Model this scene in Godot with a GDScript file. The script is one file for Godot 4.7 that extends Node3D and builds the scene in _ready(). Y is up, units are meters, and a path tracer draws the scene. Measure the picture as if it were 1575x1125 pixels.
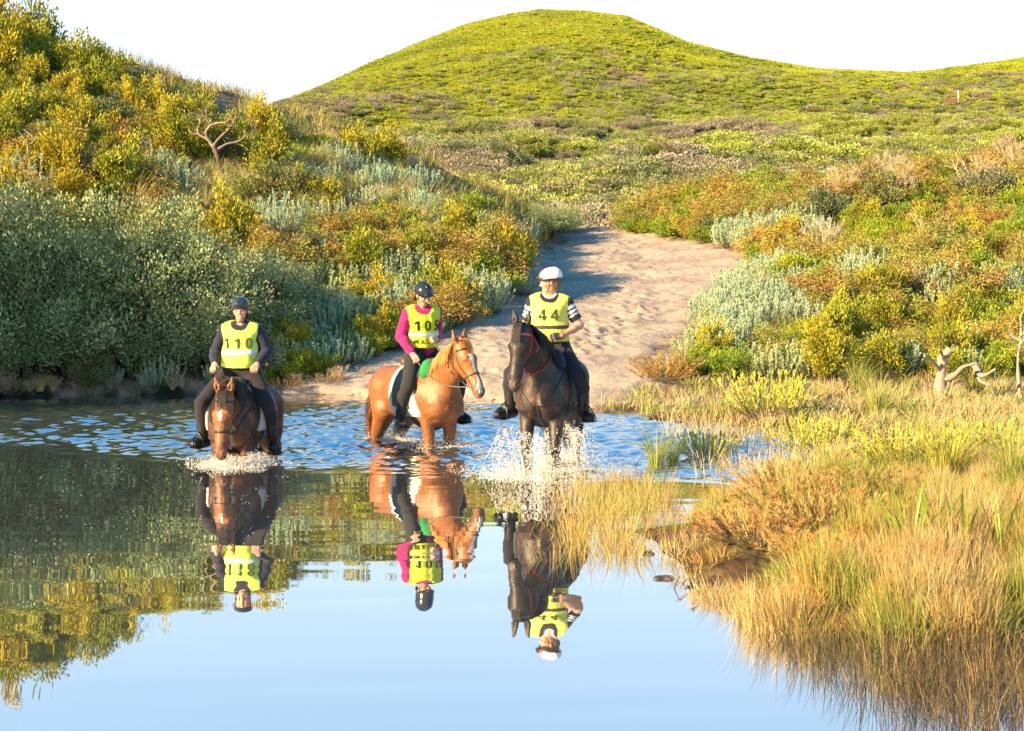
extends Node3D
# A pond between coastal dunes; three riders wade towards the camera. Units are metres, the camera stands over the origin and looks along -z (d = -z).

const FOCAL := 2646.0   # focal length in pixels of the 1575 x 1125 photograph
const EYE := 2.2        # height of the camera over the water
const TILT := 3.515     # degrees downwards
var rng := RandomNumberGenerator.new()
var nz := FastNoiseLite.new()
var nf := FastNoiseLite.new()
var used := {}
var mats := {}


func _ready():
	rng.seed = 7
	nz.seed = 11
	nz.noise_type = FastNoiseLite.TYPE_SIMPLEX_SMOOTH
	nz.frequency = 1.0
	nz.fractal_octaves = 3
	nf.seed = 5
	nf.noise_type = FastNoiseLite.TYPE_SIMPLEX_SMOOTH
	nf.frequency = 1.0
	nf.fractal_type = FastNoiseLite.FRACTAL_NONE
	camera_and_light()
	make_fields()
	make_ground()
	make_track()
	make_water()
	make_plants()
	make_riders()
	make_small_things()


func camera_and_light():
	var cam := Camera3D.new()
	cam.name = "camera"
	cam.fov = 2.0 * rad_to_deg(atan(562.5 / FOCAL))
	cam.near = 0.1
	cam.far = 3000.0
	add_child(cam)
	cam.position = Vector3(0, EYE, 0)
	cam.rotation_degrees = Vector3(-TILT, 0, 0)
	cam.current = true
	var sky_mat := ProceduralSkyMaterial.new()
	sky_mat.sky_top_color = Color(0.16, 0.51, 0.74)
	sky_mat.sky_horizon_color = Color(0.90, 0.94, 0.955)
	sky_mat.sky_curve = 0.2
	sky_mat.ground_horizon_color = Color(0.75, 0.74, 0.70)
	sky_mat.ground_bottom_color = Color(0.35, 0.33, 0.28)
	sky_mat.sky_energy_multiplier = 1.0
	sky_mat.sun_angle_max = 1.0
	var sky := Sky.new()
	sky.sky_material = sky_mat
	var env := Environment.new()
	env.background_mode = Environment.BG_SKY
	env.sky = sky
	env.background_energy_multiplier = 0.58
	env.ambient_light_source = Environment.AMBIENT_SOURCE_SKY
	env.tonemap_mode = Environment.TONE_MAPPER_LINEAR
	env.tonemap_exposure = 3.4
	env.sdfgi_enabled = true
	env.ssao_enabled = true
	env.ssil_enabled = true
	var we := WorldEnvironment.new()
	we.environment = env
	add_child(we)
	var sun := DirectionalLight3D.new()
	sun.name = "sun"
	sun.light_color = Color(1.0, 0.88, 0.66)
	sun.light_energy = 1.6
	sun.light_angular_distance = 0.6
	sun.shadow_enabled = true
	add_child(sun)
	# the low sun stands behind the camera and to its left
	var az := deg_to_rad(58.0)
	var el := deg_to_rad(23.0)
	var to_sun := Vector3(-sin(az) * cos(el), sin(el), cos(az) * cos(el))
	sun.look_at_from_position(to_sun * 50.0, Vector3.ZERO, Vector3.UP)


# ---------------------------------------------------------------- small helpers

func tag(o: Node, label := "", category := "", group := "", kind := ""):
	if label: o.set_meta("label", label)
	if category: o.set_meta("category", category)
	if group: o.set_meta("group", group)
	if kind: o.set_meta("kind", kind)


func numbered(called: String) -> String:
	if not used.has(called):
		used[called] = 0
		return called
	used[called] += 1
	return "%s_%03d" % [called, used[called]]


func thing(called: String, at := Vector3.ZERO, turn := 0.0) -> Node3D:
	var o := Node3D.new()
	o.name = numbered(called)
	add_child(o)
	o.position = at
	o.rotation.y = turn
	return o


func part(called: String, mesh: Mesh, m: Material, parent: Node) -> MeshInstance3D:
	var o := MeshInstance3D.new()
	o.name = numbered(called) if parent == self else called
	o.mesh = mesh
	o.material_override = m
	parent.add_child(o, true)
	return o


func lin(r: float, g: float, b: float) -> Color:
	return Color(r, g, b).linear_to_srgb()


# a material whose colour is the mesh's vertex colour times a tint (linear)
func vmat(rough: float, tint := Color(1, 1, 1), back := 0.0, spec := 0.5) -> StandardMaterial3D:
	var m := StandardMaterial3D.new()
	m.vertex_color_use_as_albedo = true
	m.albedo_color = Color(tint.r, tint.g, tint.b).linear_to_srgb()
	m.roughness = rough
	m.metallic_specular = spec
	m.cull_mode = BaseMaterial3D.CULL_DISABLED
	if back > 0.0:
		m.backlight_enabled = true
		m.backlight = Color(back, back, back)
	return m


func pmat(c: Color, rough: float, spec := 0.5, metal := 0.0) -> StandardMaterial3D:
	var m := StandardMaterial3D.new()
	m.albedo_color = Color(c.r, c.g, c.b).linear_to_srgb()
	m.roughness = rough
	m.metallic_specular = spec
	m.metallic = metal
	m.cull_mode = BaseMaterial3D.CULL_DISABLED
	return m


func noise_tex(size: int, freq: float, seed_n: int, lo: float, hi: float, octs := 4) -> ImageTexture:
	var n := FastNoiseLite.new()
	n.seed = seed_n
	n.frequency = freq
	n.noise_type = FastNoiseLite.TYPE_SIMPLEX_SMOOTH
	n.fractal_octaves = octs
	var im: Image = n.get_seamless_image(size, size)
	im.convert(Image.FORMAT_RGB8)
	if lo > 0.0 or hi < 1.0:
		im.adjust_bcs(1.0, hi - lo, 1.0)
		im.adjust_bcs((lo + hi), 1.0, 1.0)
	return ImageTexture.create_from_image(im)


# a growing mesh
class MB:
	var v := PackedVector3Array()
	var n := PackedVector3Array()
	var c := PackedColorArray()
	var i := PackedInt32Array()

	func quad4(a: Vector3, b: Vector3, cc: Vector3, d: Vector3, col: Color):
		var k := v.size()
		v.append(a); v.append(b); v.append(cc); v.append(d)
		c.append(col); c.append(col); c.append(col); c.append(col)
		i.append(k); i.append(k + 1); i.append(k + 2)
		i.append(k); i.append(k + 2); i.append(k + 3)

	func tri(a: Vector3, b: Vector3, cc: Vector3, col: Color):
		var k := v.size()
		v.append(a); v.append(b); v.append(cc)
		c.append(col); c.append(col); c.append(col)
		i.append(k); i.append(k + 1); i.append(k + 2)

	func mesh() -> ArrayMesh:
		var arr := []
		arr.resize(Mesh.ARRAY_MAX)
		arr[Mesh.ARRAY_VERTEX] = v
		if n.size() == v.size() and n.size() > 0:
			arr[Mesh.ARRAY_NORMAL] = n
		if c.size() == v.size() and c.size() > 0:
			arr[Mesh.ARRAY_COLOR] = c
		arr[Mesh.ARRAY_INDEX] = i
		var m := ArrayMesh.new()
		if v.size() > 0:
			m.add_surface_from_arrays(Mesh.PRIMITIVE_TRIANGLES, arr)
		return m


# a tube along pts with radii rs (smooth normals)
func tube(mb: MB, pts: PackedVector3Array, rs: PackedFloat32Array, col: Color, sides := 6, cap := true):
	var k0 := mb.v.size()
	var np := pts.size()
	var side := Vector3.ZERO
	for a in np:
		var t: Vector3 = (pts[mini(a + 1, np - 1)] - pts[maxi(a - 1, 0)]).normalized()
		if a == 0:
			side = t.cross(Vector3.UP if absf(t.y) < 0.9 else Vector3.RIGHT).normalized()
		else:
			side = (side - t * side.dot(t)).normalized()
		var up := t.cross(side)
		for s in sides:
			var ang := TAU * s / sides
			var nn := side * cos(ang) + up * sin(ang)
			mb.v.append(pts[a] + nn * rs[a])
			mb.n.append(nn)
			mb.c.append(col)
	for a in np - 1:
		for s in sides:
			var s2 := (s + 1) % sides
			var p := k0 + a * sides
			mb.i.append_array(PackedInt32Array([p + s, p + sides + s2, p + s2, p + s, p + sides + s, p + sides + s2]))
	if cap:
		for e in 2:
			var kc := mb.v.size()
			var b := k0 if e == 0 else k0 + (np - 1) * sides
			mb.v.append(pts[0] if e == 0 else pts[np - 1])
			mb.n.append(((pts[0] - pts[1]) if e == 0 else (pts[np - 1] - pts[np - 2])).normalized())
			mb.c.append(col)
			for s in sides:
				var s2 := (s + 1) % sides
				if e == 0:
					mb.i.append_array(PackedInt32Array([kc, b + s, b + s2]))
				else:
					mb.i.append_array(PackedInt32Array([kc, b + s2, b + s]))


func spline(pts: Array, per := 6) -> PackedVector3Array:
	var out := PackedVector3Array()
	for a in pts.size() - 1:
		var p0: Vector3 = pts[maxi(a - 1, 0)]
		var p1: Vector3 = pts[a]
		var p2: Vector3 = pts[a + 1]
		var p3: Vector3 = pts[mini(a + 2, pts.size() - 1)]
		for k in per:
			out.append(p1.cubic_interpolate(p2, p0, p3, float(k) / per))
	out.append(pts[pts.size() - 1])
	return out


func table(t: Array, x: float) -> float:
	if x <= t[0][0]: return t[0][1]
	for k in range(1, t.size()):
		if x <= t[k][0]:
			var a: Array = t[k - 1]
			var b: Array = t[k]
			var u: float = (x - a[0]) / (b[0] - a[0])
			return lerpf(a[1], b[1], u)
	return t[t.size() - 1][1]


# ---------------------------------------------------------------- the lie of the land

const POND := [[-9.5, 2.0], [7.0, 2.0], [7.0, 9.2], [4.0, 9.6], [2.9, 9.75], [2.3, 9.6], [1.85, 9.7], [1.6, 10.0], [1.4, 10.6], [1.1, 12.0], [0.86, 13.0], [1.0, 13.7], [1.5, 14.4], [1.9, 15.5], [2.3, 16.8], [3.1, 18.2], [3.6, 20.0], [3.3, 21.8], [2.6, 23.2], [1.7, 24.0], [1.0, 24.6], [0.5, 26.2], [-0.5, 27.2], [-3.0, 27.6], [-6.0, 28.0], [-8.4, 27.6], [-8.9, 26.0], [-8.7, 22.0], [-8.6, 17.0], [-9.3, 12.0]]
const TRACK := [[-4.6, 27.0], [-2.6, 29.3], [-1.0, 31.5], [0.2, 35.0], [0.7, 41.0], [1.5, 46.0], [1.9, 52.0], [3.3, 52.0], [3.1, 47.0], [3.4, 45.5], [4.7, 42.6], [5.4, 40.0], [5.5, 37.6], [4.7, 35.3], [3.6, 33.0], [2.5, 29.0], [1.7, 26.0], [0.9, 24.5], [0.0, 25.0], [-2.0, 26.0]]
const CREST := [[-40.0, 9.5], [-22.0, 9.4], [-15.0, 8.0], [-12.5, 7.3], [-10.5, 6.95], [-8.5, 6.35], [-6.6, 5.75], [-5.0, 5.25], [-2.7, 4.45], [-1.0, 3.75], [0.8, 2.85], [3.0, 2.85], [5.5, 3.3], [9.0, 3.7], [15.0, 4.0], [30.0, 5.0]]
const VALLEY := [[47.0, 1.8], [60.0, 2.0], [75.0, 3.5], [110.0, 6.6], [160.0, 11.7], [220.0, 18.0], [270.0, 23.5], [350.0, 30.0]]
const RIDGE := [[-200.0, 4.0], [-90.0, 20.0], [-60.0, 29.0], [-46.0, 33.6], [-38.0, 37.2], [-30.0, 40.9], [-19.5, 45.5], [-9.0, 49.8], [0.0, 52.0], [5.6, 52.7], [15.0, 52.3], [22.8, 51.4], [28.0, 49.3], [34.7, 46.3], [48.0, 42.8], [61.0, 40.7], [78.4, 39.8], [90.0, 41.0], [104.0, 43.0], [140.0, 50.0], [220.0, 40.0]]
const GX0 := -20.0
const GD0 := 2.0
const GS := 0.2
const GW := 170
const GH := 260
var pond_sd := PackedFloat32Array()
var track_sd := PackedFloat32Array()


func poly_sd(poly: Array, x: float, d: float) -> float:
	var best := 1e9
	var inside := false
	var p := Vector2(x, d)
	var a := Vector2(poly[poly.size() - 1][0], poly[poly.size() - 1][1])
	for q in poly:
		var b := Vector2(q[0], q[1])
		var ab := b - a
		var t := clampf((p - a).dot(ab) / ab.length_squared(), 0.0, 1.0)
		best = minf(best, (a + ab * t).distance_squared_to(p))
		if (a.y > d) != (b.y > d) and x < (b.x - a.x) * (d - a.y) / (b.y - a.y) + a.x:
			inside = not inside
		a = b
	return -sqrt(best) if inside else sqrt(best)


func make_fields():
	pond_sd.resize(GW * GH)
	track_sd.resize(GW * GH)
	for j in GH:
		var d := GD0 + j * GS
		for i in GW:
			var x := GX0 + i * GS
			pond_sd[j * GW + i] = poly_sd(POND, x, d) if d < 36.0 else 8.0
			track_sd[j * GW + i] = poly_sd(TRACK, x, d) if d > 22.0 else 5.0


func field(g: PackedFloat32Array, x: float, d: float, far: float) -> float:
	var u := (x - GX0) / GS
	var w := (d - GD0) / GS
	if u < 0.0 or w < 0.0 or u >= GW - 1 or w >= GH - 1:
		return far
	var i := int(u)
	var j := int(w)
	u -= i
	w -= j
	var k := j * GW + i
	return lerpf(lerpf(g[k], g[k + 1], u), lerpf(g[k + GW], g[k + GW + 1], u), w)


func height(x: float, d: float) -> float:
	var sd := field(pond_sd, x, d, 8.0) + nf.get_noise_2d(x * 0.9, d * 0.9) * 0.25
	if sd < 0.0:
		var deep := lerpf(0.62, 0.32, clampf((x + 3.0) / 3.5, 0.0, 1.0))
		if d < 14.0: deep = 0.45
		return -deep * smoothstep(0.0, 1.6, -sd) - 0.01
	var h := 0.0
	if d < 24.0:
		h = 0.11 * smoothstep(0.0, 0.7, sd) + 0.05 * smoothstep(0.5, 3.0, sd) + (0.7 * smoothstep(0.0, 3.0, sd) if x < -7.5 else 0.0)
		h += nf.get_noise_2d(x * 1.3, d * 1.3) * 0.05 * smoothstep(0.1, 0.8, sd)
		return h
	var t := clampf((d - 26.5) / 20.5, 0.0, 1.0)
	var c := table(CREST, x)
	var dune := 0.25 * t + 0.75 * t * t * (3.0 - 2.0 * t)
	var wt := smoothstep(-3.0, 0.6, x) * (1.0 - 0.5 * smoothstep(4.5, 7.5, x))
	h = c * lerpf(dune, t, wt)
	var tr := field(track_sd, x, d, 6.0)
	var cut := smoothstep(0.2, 0.9, sd) * 0.42 * (1.0 - smoothstep(-4.8, -3.2, x))
	h += 0.05 * smoothstep(0.0, 0.5, sd) + cut + 0.12 * smoothstep(0.3, 3.0, sd)
	if x < 2.4: h += 0.5 * smoothstep(0.0, 1.0, tr) * smoothstep(31.0, 36.0, d) * (1.0 - smoothstep(45.0, 49.0, d)) * smoothstep(-6.0, -2.0, x)
	if x > 3.0: h += 0.35 * smoothstep(0.0, 1.6, tr) * smoothstep(29.0, 34.0, d) * (1.0 - smoothstep(46.0, 50.0, d))
	h += nz.get_noise_2d(x * 0.25, d * 0.25) * 0.35 * smoothstep(0.0, 4.0, tr) * smoothstep(28.0, 34.0, d)
	if d > 47.0:
		var far := table(VALLEY, d)
		if d > 230.0:
			var u := minf((d - 230.0) / 120.0, 1.0)
			var top := table(RIDGE, x * 350.0 / minf(d, 350.0))
			far = minf(lerpf(far, top, u * (1.25 - 0.25 * u)), EYE + (top - EYE) * minf(d / 350.0, 1.0) * 0.99)
		if d > 350.0:
			far -= (d - 350.0) * 0.28
		far += nz.get_noise_2d(x * 0.03, d * 0.03) * lerpf(3.4, 1.4, smoothstep(200.0, 280.0, d)) * smoothstep(62.0, 110.0, d) * (1.0 - 0.8 * smoothstep(250.0, 340.0, d))
		h = lerpf(h, far, smoothstep(47.0, 61.0, d))
	return h


func ray(px: float, py: float) -> Vector3:
	return Vector3((px - 787.5) / FOCAL, (562.5 - py) / FOCAL, -1.0).rotated(Vector3.RIGHT, deg_to_rad(-TILT))


# the point of the ground (or the water) that a pixel of the photograph shows
func pick(px: float, py: float, far := 420.0) -> Vector3:
	var r := ray(px, py)
	var t := 6.0
	var eye := Vector3(0, EYE, 0)
	var last := t
	while t < far:
		var p := eye + r * t
		if p.y < maxf(height(p.x, -p.z), 0.0):
			var a := last
			for k in 8:
				var m := (a + t) * 0.5
				p = eye + r * m
				if p.y < maxf(height(p.x, -p.z), 0.0): t = m
				else: a = m
			return eye + r * t
		last = t
		t += 0.25 + t * 0.006
	return Vector3(0, -99, 0)


func on_ground(x: float, d: float) -> Vector3:
	return Vector3(x, height(x, d), -d)


func ground_color(x: float, d: float) -> Color:
	var tr := field(track_sd, x, d, 6.0)
	var sd := field(pond_sd, x, d, 8.0)
	var sand := Color(0.43, 0.325, 0.25)
	var litter := Color(0.155, 0.115, 0.06)
	var mud := Color(0.045, 0.03, 0.018)
	var c := litter.lerp(Color(0.30, 0.235, 0.15), smoothstep(-0.2, 0.5, nf.get_noise_2d(x * 0.5 + 40.0, d * 0.5)))
	c = c.lerp(sand, 1.0 - smoothstep(-0.3, 0.7, tr + nf.get_noise_2d(x, d) * 0.5))
	if d > 52.0:
		c = Color(0.21, 0.20, 0.065)
		c = c.lerp(Color(0.20, 0.17, 0.10), smoothstep(0.15, 0.5, nf.get_noise_2d(x * 0.05, d * 0.05)))
	if d < 24.0:
		c = Color(0.105, 0.058, 0.028).lerp(Color(0.20, 0.14, 0.05), smoothstep(-0.3, 0.4, nf.get_noise_2d(x * 2.0, d * 2.0)))
	elif x < -3.4:
		c = c.lerp(mud, smoothstep(0.15, 0.4, sd) * (1.0 - smoothstep(1.4, 2.2, sd)) * (1.0 - smoothstep(-4.6, -3.4, x)))
		c = c.lerp(sand, 1.0 - smoothstep(0.1, 0.4, sd))
	if sd < 0.0: c = Color(0.06, 0.045, 0.03)
	return c


func make_ground():
	var rows := PackedFloat32Array()
	var d := 1.2
	while d < 560.0:
		rows.append(d)
		if d < 8.0: d += 0.5
		elif d < 31.0: d += 0.16
		elif d < 62.0: d += 0.3
		else: d *= 1.0135
	var cols := 300
	var mb := MB.new()
	for r in rows:
		var w := maxf(26.0, r * 0.46 + 6.0)
		for k in cols + 1:
			var u := 2.0 * k / cols - 1.0
			var x := u * lerpf(0.55, 1.0, u * u) * w
			mb.v.append(Vector3(x, height(x, r), -r))
			mb.c.append(ground_color(x, r))
	var cn := cols + 1
	for a in rows.size() - 1:
		for k in cols:
			var p := a * cn + k
			mb.i.append_array(PackedInt32Array([p, p + cn, p + cn + 1, p, p + cn + 1, p + 1]))
	mb.n = grid_normals(mb.v, cn)
	var m := vmat(0.95, Color(1, 1, 1), 0.0, 0.2)
	m.albedo_texture = noise_tex(512, 0.012, 3, 0.62, 1.0)
	m.uv1_triplanar = true
	m.uv1_world_triplanar = true
	m.uv1_scale = Vector3(0.35, 0.35, 0.35)
	m.heightmap_enabled = true
	m.heightmap_texture = noise_tex(512, 0.03, 9, 0.0, 1.0)
	m.heightmap_scale = 4.0
	mats.ground = m
	var o := part("ground", mb.mesh(), m, self)
	tag(o, "rolling sandy coastal dune ground under the scrub", "ground", "", "structure")


func grid_normals(v: PackedVector3Array, cn: int) -> PackedVector3Array:
	var out := PackedVector3Array()
	out.resize(v.size())
	var rn := v.size() / cn
	for a in rn:
		for k in cn:
			var l := v[a * cn + maxi(k - 1, 0)]
			var r := v[a * cn + mini(k + 1, cn - 1)]
			var f := v[mini(a + 1, rn - 1) * cn + k]
			var b := v[maxi(a - 1, 0) * cn + k]
			out[a * cn + k] = (r - l).cross(f - b).normalized()
	return out


# the churned sand of the track: a finer sheet with hoof prints, its rim dipping into the ground
func make_track():
	var x0 := -5.4
	var d0 := 24.0
	var step := 0.065
	var nx := 176
	var nd := 430
	var cn := nx + 1
	var hs := PackedFloat32Array()
	hs.resize(cn * (nd + 1))
	var prints := RandomNumberGenerator.new()
	prints.seed = 21
	var mb := MB.new()
	for j in nd + 1:
		var d := d0 + j * step
		for i in cn:
			var x := x0 + i * step
			var tr := field(track_sd, x, d, 6.0) + nf.get_noise_2d(x * 0.8, d * 0.8) * 0.45
			var h := height(x, d) + lerpf(0.035, -0.16, smoothstep(-0.25, 0.45, tr))
			h += nf.get_noise_2d(x * 1.1, d * 1.1) * 0.03 + nf.get_noise_2d(x * 3.5, d * 3.5) * 0.008
			hs[j * cn + i] = h
	for k in 520:
		var t := prints.randf()
		var d := lerpf(27.6, 47.0, pow(t, 1.2))
		var mid := table([[27.0, -0.6], [31.0, 1.2], [36.0, 2.4], [42.0, 2.9], [48.0, 2.4]], d)
		var x := mid + prints.randfn(0.0, 0.8)
		if k % 4 == 0:
			d = prints.randf_range(28.5, 34.0)
			x = table([[28.5, 0.6], [31.0, 1.5], [34.0, 2.7]], d) + prints.randfn(0.0, 0.16)
		var rr := prints.randf_range(0.07, 0.13)
		var dp := prints.randf_range(0.012, 0.05)
		for j in range(maxi(0, int((d - d0 - 0.3) / step)), mini(nd, int((d - d0 + 0.3) / step)) + 1):
			for i in range(maxi(0, int((x - x0 - 0.3) / step)), mini(nx, int((x - x0 + 0.3) / step)) + 1):
				var q := Vector2(x0 + i * step - x, (d0 + j * step - d) * 0.8).length() / rr
				if q < 2.2:
					hs[j * cn + i] += dp * (-exp(-q * q * 1.6) + 0.42 * exp(-(q - 1.45) * (q - 1.45) * 5.0))
	for j in nd + 1:
		for i in cn:
			mb.v.append(Vector3(x0 + i * step, hs[j * cn + i], -(d0 + j * step)))
			var w := smoothstep(-0.3, 0.5, nf.get_noise_2d(i * 0.05, j * 0.05))
			mb.c.append(Color(0.42, 0.33, 0.26).lerp(Color(0.345, 0.265, 0.21), w))
	for j in nd:
		for i in nx:
			var p := j * cn + i
			mb.i.append_array(PackedInt32Array([p, p + cn, p + cn + 1, p, p + cn + 1, p + 1]))
	mb.n = grid_normals(mb.v, cn)
	var m := vmat(0.95, Color(1, 1, 1), 0.0, 0.2)
	m.albedo_texture = noise_tex(512, 0.02, 31, 0.85, 1.0)
	m.uv1_triplanar = true
	m.uv1_world_triplanar = true
	m.uv1_scale = Vector3(0.7, 0.7, 0.7)
	m.heightmap_enabled = true
	m.heightmap_texture = mats.ground.heightmap_texture
	m.heightmap_scale = 0.9
	var o := part("sandy_track", mb.mesh(), m, self)
	tag(o, "pale pinkish sand track pocked with hoof prints climbing between the dunes", "track", "", "structure")


# ---------------------------------------------------------------- water

const WAKE := [[-12.0, 24.5], [-8.0, 21.6], [-5.97, 20.05], [-4.26, 19.15], [-2.7, 18.2], [-1.1, 17.7], [0.6, 17.1], [1.6, 17.0], [3.0, 17.2]]


func wave(x: float, d: float) -> float:
	var lead := d - table(WAKE, x) + nf.get_noise_2d(x * 0.5, d * 0.5) * 0.3
	var e := smoothstep(-0.35, 0.8, lead)
	# still water: faint long swells that only make the mirror waver
	var y := nf.get_noise_2d(x * 0.45, d * 1.5) * 0.0007 + nf.get_noise_2d(x * 0.9 + 9.0, d * 3.6) * 0.00048 * smoothstep(-9.0, -1.0, lead)
	if e <= 0.0: return y
	var s := 0.0
	var r1 := Vector2(x + 3.0, d - 18.6).length()
	var r2 := Vector2(x + 1.0, d - 20.4).length()
	var r3 := Vector2(x - 0.35, d - 18.1).length()
	var wob := nf.get_noise_2d(x * 0.8, d * 0.8) * 2.6
	s += sin(r1 * 16.0 + wob) * 0.0042 / (0.7 + 0.16 * r1)
	s += sin(r2 * 19.0 + wob * 1.3) * 0.0042 / (0.7 + 0.2 * r2)
	s += sin(r3 * 14.0 - wob) * 0.0058 / (0.7 + 0.2 * r3)
	s += nf.get_noise_2d(x * 1.9, d * 3.6) * 0.013
	s += nf.get_noise_2d(x * 4.6 + 20.0, d * 8.0) * 0.0065
	var near := minf(r1, minf(r2, r3))
	s += nf.get_noise_2d(x * 7.0, d * 8.0) * 0.012 * exp(-near * 1.1)
	s += 0.014 * exp(-lead * lead * 14.0)
	var shore := 1.0 - 0.7 * smoothstep(24.5, 27.5, d)
	return y + 1.5 * s * e * shore


func make_water():
	var rows := PackedFloat32Array()
	var d := 1.6
	while d < 29.0:
		rows.append(d)
		if d < 7.0: d += 0.25
		elif d < 16.5: d += 0.06
		else: d += 0.042
	var mb := MB.new()
	var cols := 400
	var cn := cols + 1
	for r in rows:
		var wl := maxf(-9.8, -(r * 0.4 + 2.0))
		var wr := minf(7.5, r * 0.4 + 2.0)
		for k in cn:
			var x := lerpf(wl, wr, float(k) / cols)
			mb.v.append(Vector3(x, wave(x, r), -r))
	for a in rows.size() - 1:
		for k in cols:
			var p := a * cn + k
			mb.i.append_array(PackedInt32Array([p, p + cn, p + cn + 1, p, p + cn + 1, p + 1]))
	mb.n = grid_normals(mb.v, cn)
	var m := pmat(Color(0.60, 0.63, 0.635), 0.012, 0.5, 0.96)
	mats.water = m
	var o := part("pond_water", mb.mesh(), m, self)
	tag(o, "still dark pond mirroring the sky, rippled around the wading horses", "water", "", "structure")


# ---------------------------------------------------------------- plants

func rnd_dir(r: RandomNumberGenerator) -> Vector3:
	return Vector3(r.randfn(), r.randfn(), r.randfn()).normalized()


func leaf(mb: MB, p: Vector3, axis: Vector3, len: float, wid: float, col: Color, r: RandomNumberGenerator):
	var side := axis.cross(rnd_dir(r)).normalized() * wid
	var fold := axis.cross(side).normalized() * wid * 0.35
	mb.quad4(p, p + axis * len * 0.5 + side + fold, p + axis * len, p + axis * len * 0.5 - side + fold, col)


# a bush: clumps of small leaves through a lobed crown, and the stems that carry them
func bush(seed_n: int, rad: float, hgt: float, clumps: int, leaves: int, len: float, wid: float, clump_r: float, cols: Array, up := 0.4, low := 0.12, spread := 1.0, tips := 0.0) -> Array:
	var r := RandomNumberGenerator.new()
	r.seed = seed_n
	var fol := MB.new()
	var st := MB.new()
	var bark := Color(0.13, 0.095, 0.065)
	var mains := []
	for k in 6:
		var a := TAU * (k + r.randf()) / 6.0
		var e := Vector3(cos(a) * rad * 0.55, hgt * r.randf_range(0.5, 0.75), sin(a) * rad * 0.55)
		mains.append(e)
		tube(st, spline([Vector3(cos(a), 0, sin(a)) * rad * 0.06 + Vector3(0, -0.06, 0), e * Vector3(0.45, 0.45, 0.45) + Vector3(r.randfn(), 0, r.randfn()) * rad * 0.06, e], 3), PackedFloat32Array([0.035, 0.032, 0.028, 0.024, 0.02, 0.016, 0.012]), bark, 4, false)
	for k in clumps:
		var dir := rnd_dir(r)
		dir.y = absf(dir.y) * 1.15 - 0.18
		dir = dir.normalized()
		var lobe := 0.80 + 0.42 * nf.get_noise_3d(dir.x * 1.6 + seed_n, dir.y * 1.6, dir.z * 1.6)
		var q := pow(r.randf(), 0.42) * lobe
		var c := Vector3(dir.x * rad * q, hgt * (low + (0.30 + dir.y * 0.62) * q), dir.z * rad * q)
		c.y = maxf(c.y, clump_r * 0.4)
		var base: Color = cols[r.randi() % cols.size()]
		var tone := r.randf_range(0.72, 1.2)
		var m: Vector3 = mains[r.randi() % mains.size()]
		var from := m * r.randf_range(0.4, 0.9)
		tube(st, PackedVector3Array([from, (from + c) * 0.5 + Vector3(0, -0.03, 0), c]), PackedFloat32Array([0.011, 0.008, 0.004]), bark, 3, false)
		for l in leaves:
			var o := rnd_dir(r) * clump_r * pow(r.randf(), 0.5)
			o.y *= spread
			var ax := (o.normalized() * 0.6 + dir * 0.35 + Vector3(0, up, 0) + rnd_dir(r) * 0.45).normalized()
			var v := tone * r.randf_range(0.75, 1.25)
			var cc := base * v
			if tips > 0.0 and r.randf() < tips: cc = Color(0.42, 0.40, 0.24) * v
			leaf(fol, c + o, ax, len * r.randf_range(0.7, 1.3), wid * r.randf_range(0.8, 1.2), cc, r)
	return [fol.mesh(), st.mesh()]


# upright felted wands, leaves pressed along each
func wands(seed_n: int, rad: float, hgt: float, count: int, leaves: int, len: float, wid: float, cols: Array, lean := 0.5) -> Array:
	var r := RandomNumberGenerator.new()
	r.seed = seed_n
	var fol := MB.new()
	var st := MB.new()
	for k in count:
		var a := r.randf() * TAU
		var q := sqrt(r.randf())
		var p0 := Vector3(cos(a), 0, sin(a)) * rad * q * 0.45 + Vector3(0, -0.03, 0)
		var h := hgt * r.randf_range(0.6, 1.08) * (1.0 - 0.3 * q * q)
		var tip := p0 + Vector3(cos(a) * rad * q * lean + r.randfn() * 0.06, h, sin(a) * rad * q * lean + r.randfn() * 0.06)
		var mid := (p0 + tip) * 0.5 + Vector3(cos(a), 0, sin(a)) * rad * 0.1
		var pts := spline([p0, mid, tip], 3)
		tube(st, pts, PackedFloat32Array([0.008, 0.007, 0.006, 0.005, 0.004, 0.003, 0.002]), Color(0.2, 0.16, 0.11), 3, false)
		var base: Color = cols[r.randi() % cols.size()]
		var tone := r.randf_range(0.8, 1.2)
		for l in leaves:
			var t := 1.0 - 0.72 * pow(r.randf(), 1.15)
			var f := t * 6.0
			var i := mini(int(f), 5)
			var p := pts[i].lerp(pts[i + 1], f - i)
			var dir := (pts[i + 1] - pts[i]).normalized()
			var ax := (dir + rnd_dir(r) * 0.55).normalized()
			leaf(fol, p, ax, len * r.randf_range(0.7, 1.3), wid, base * tone * r.randf_range(0.8, 1.2), r)
	return [fol.mesh(), st.mesh()]


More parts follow.
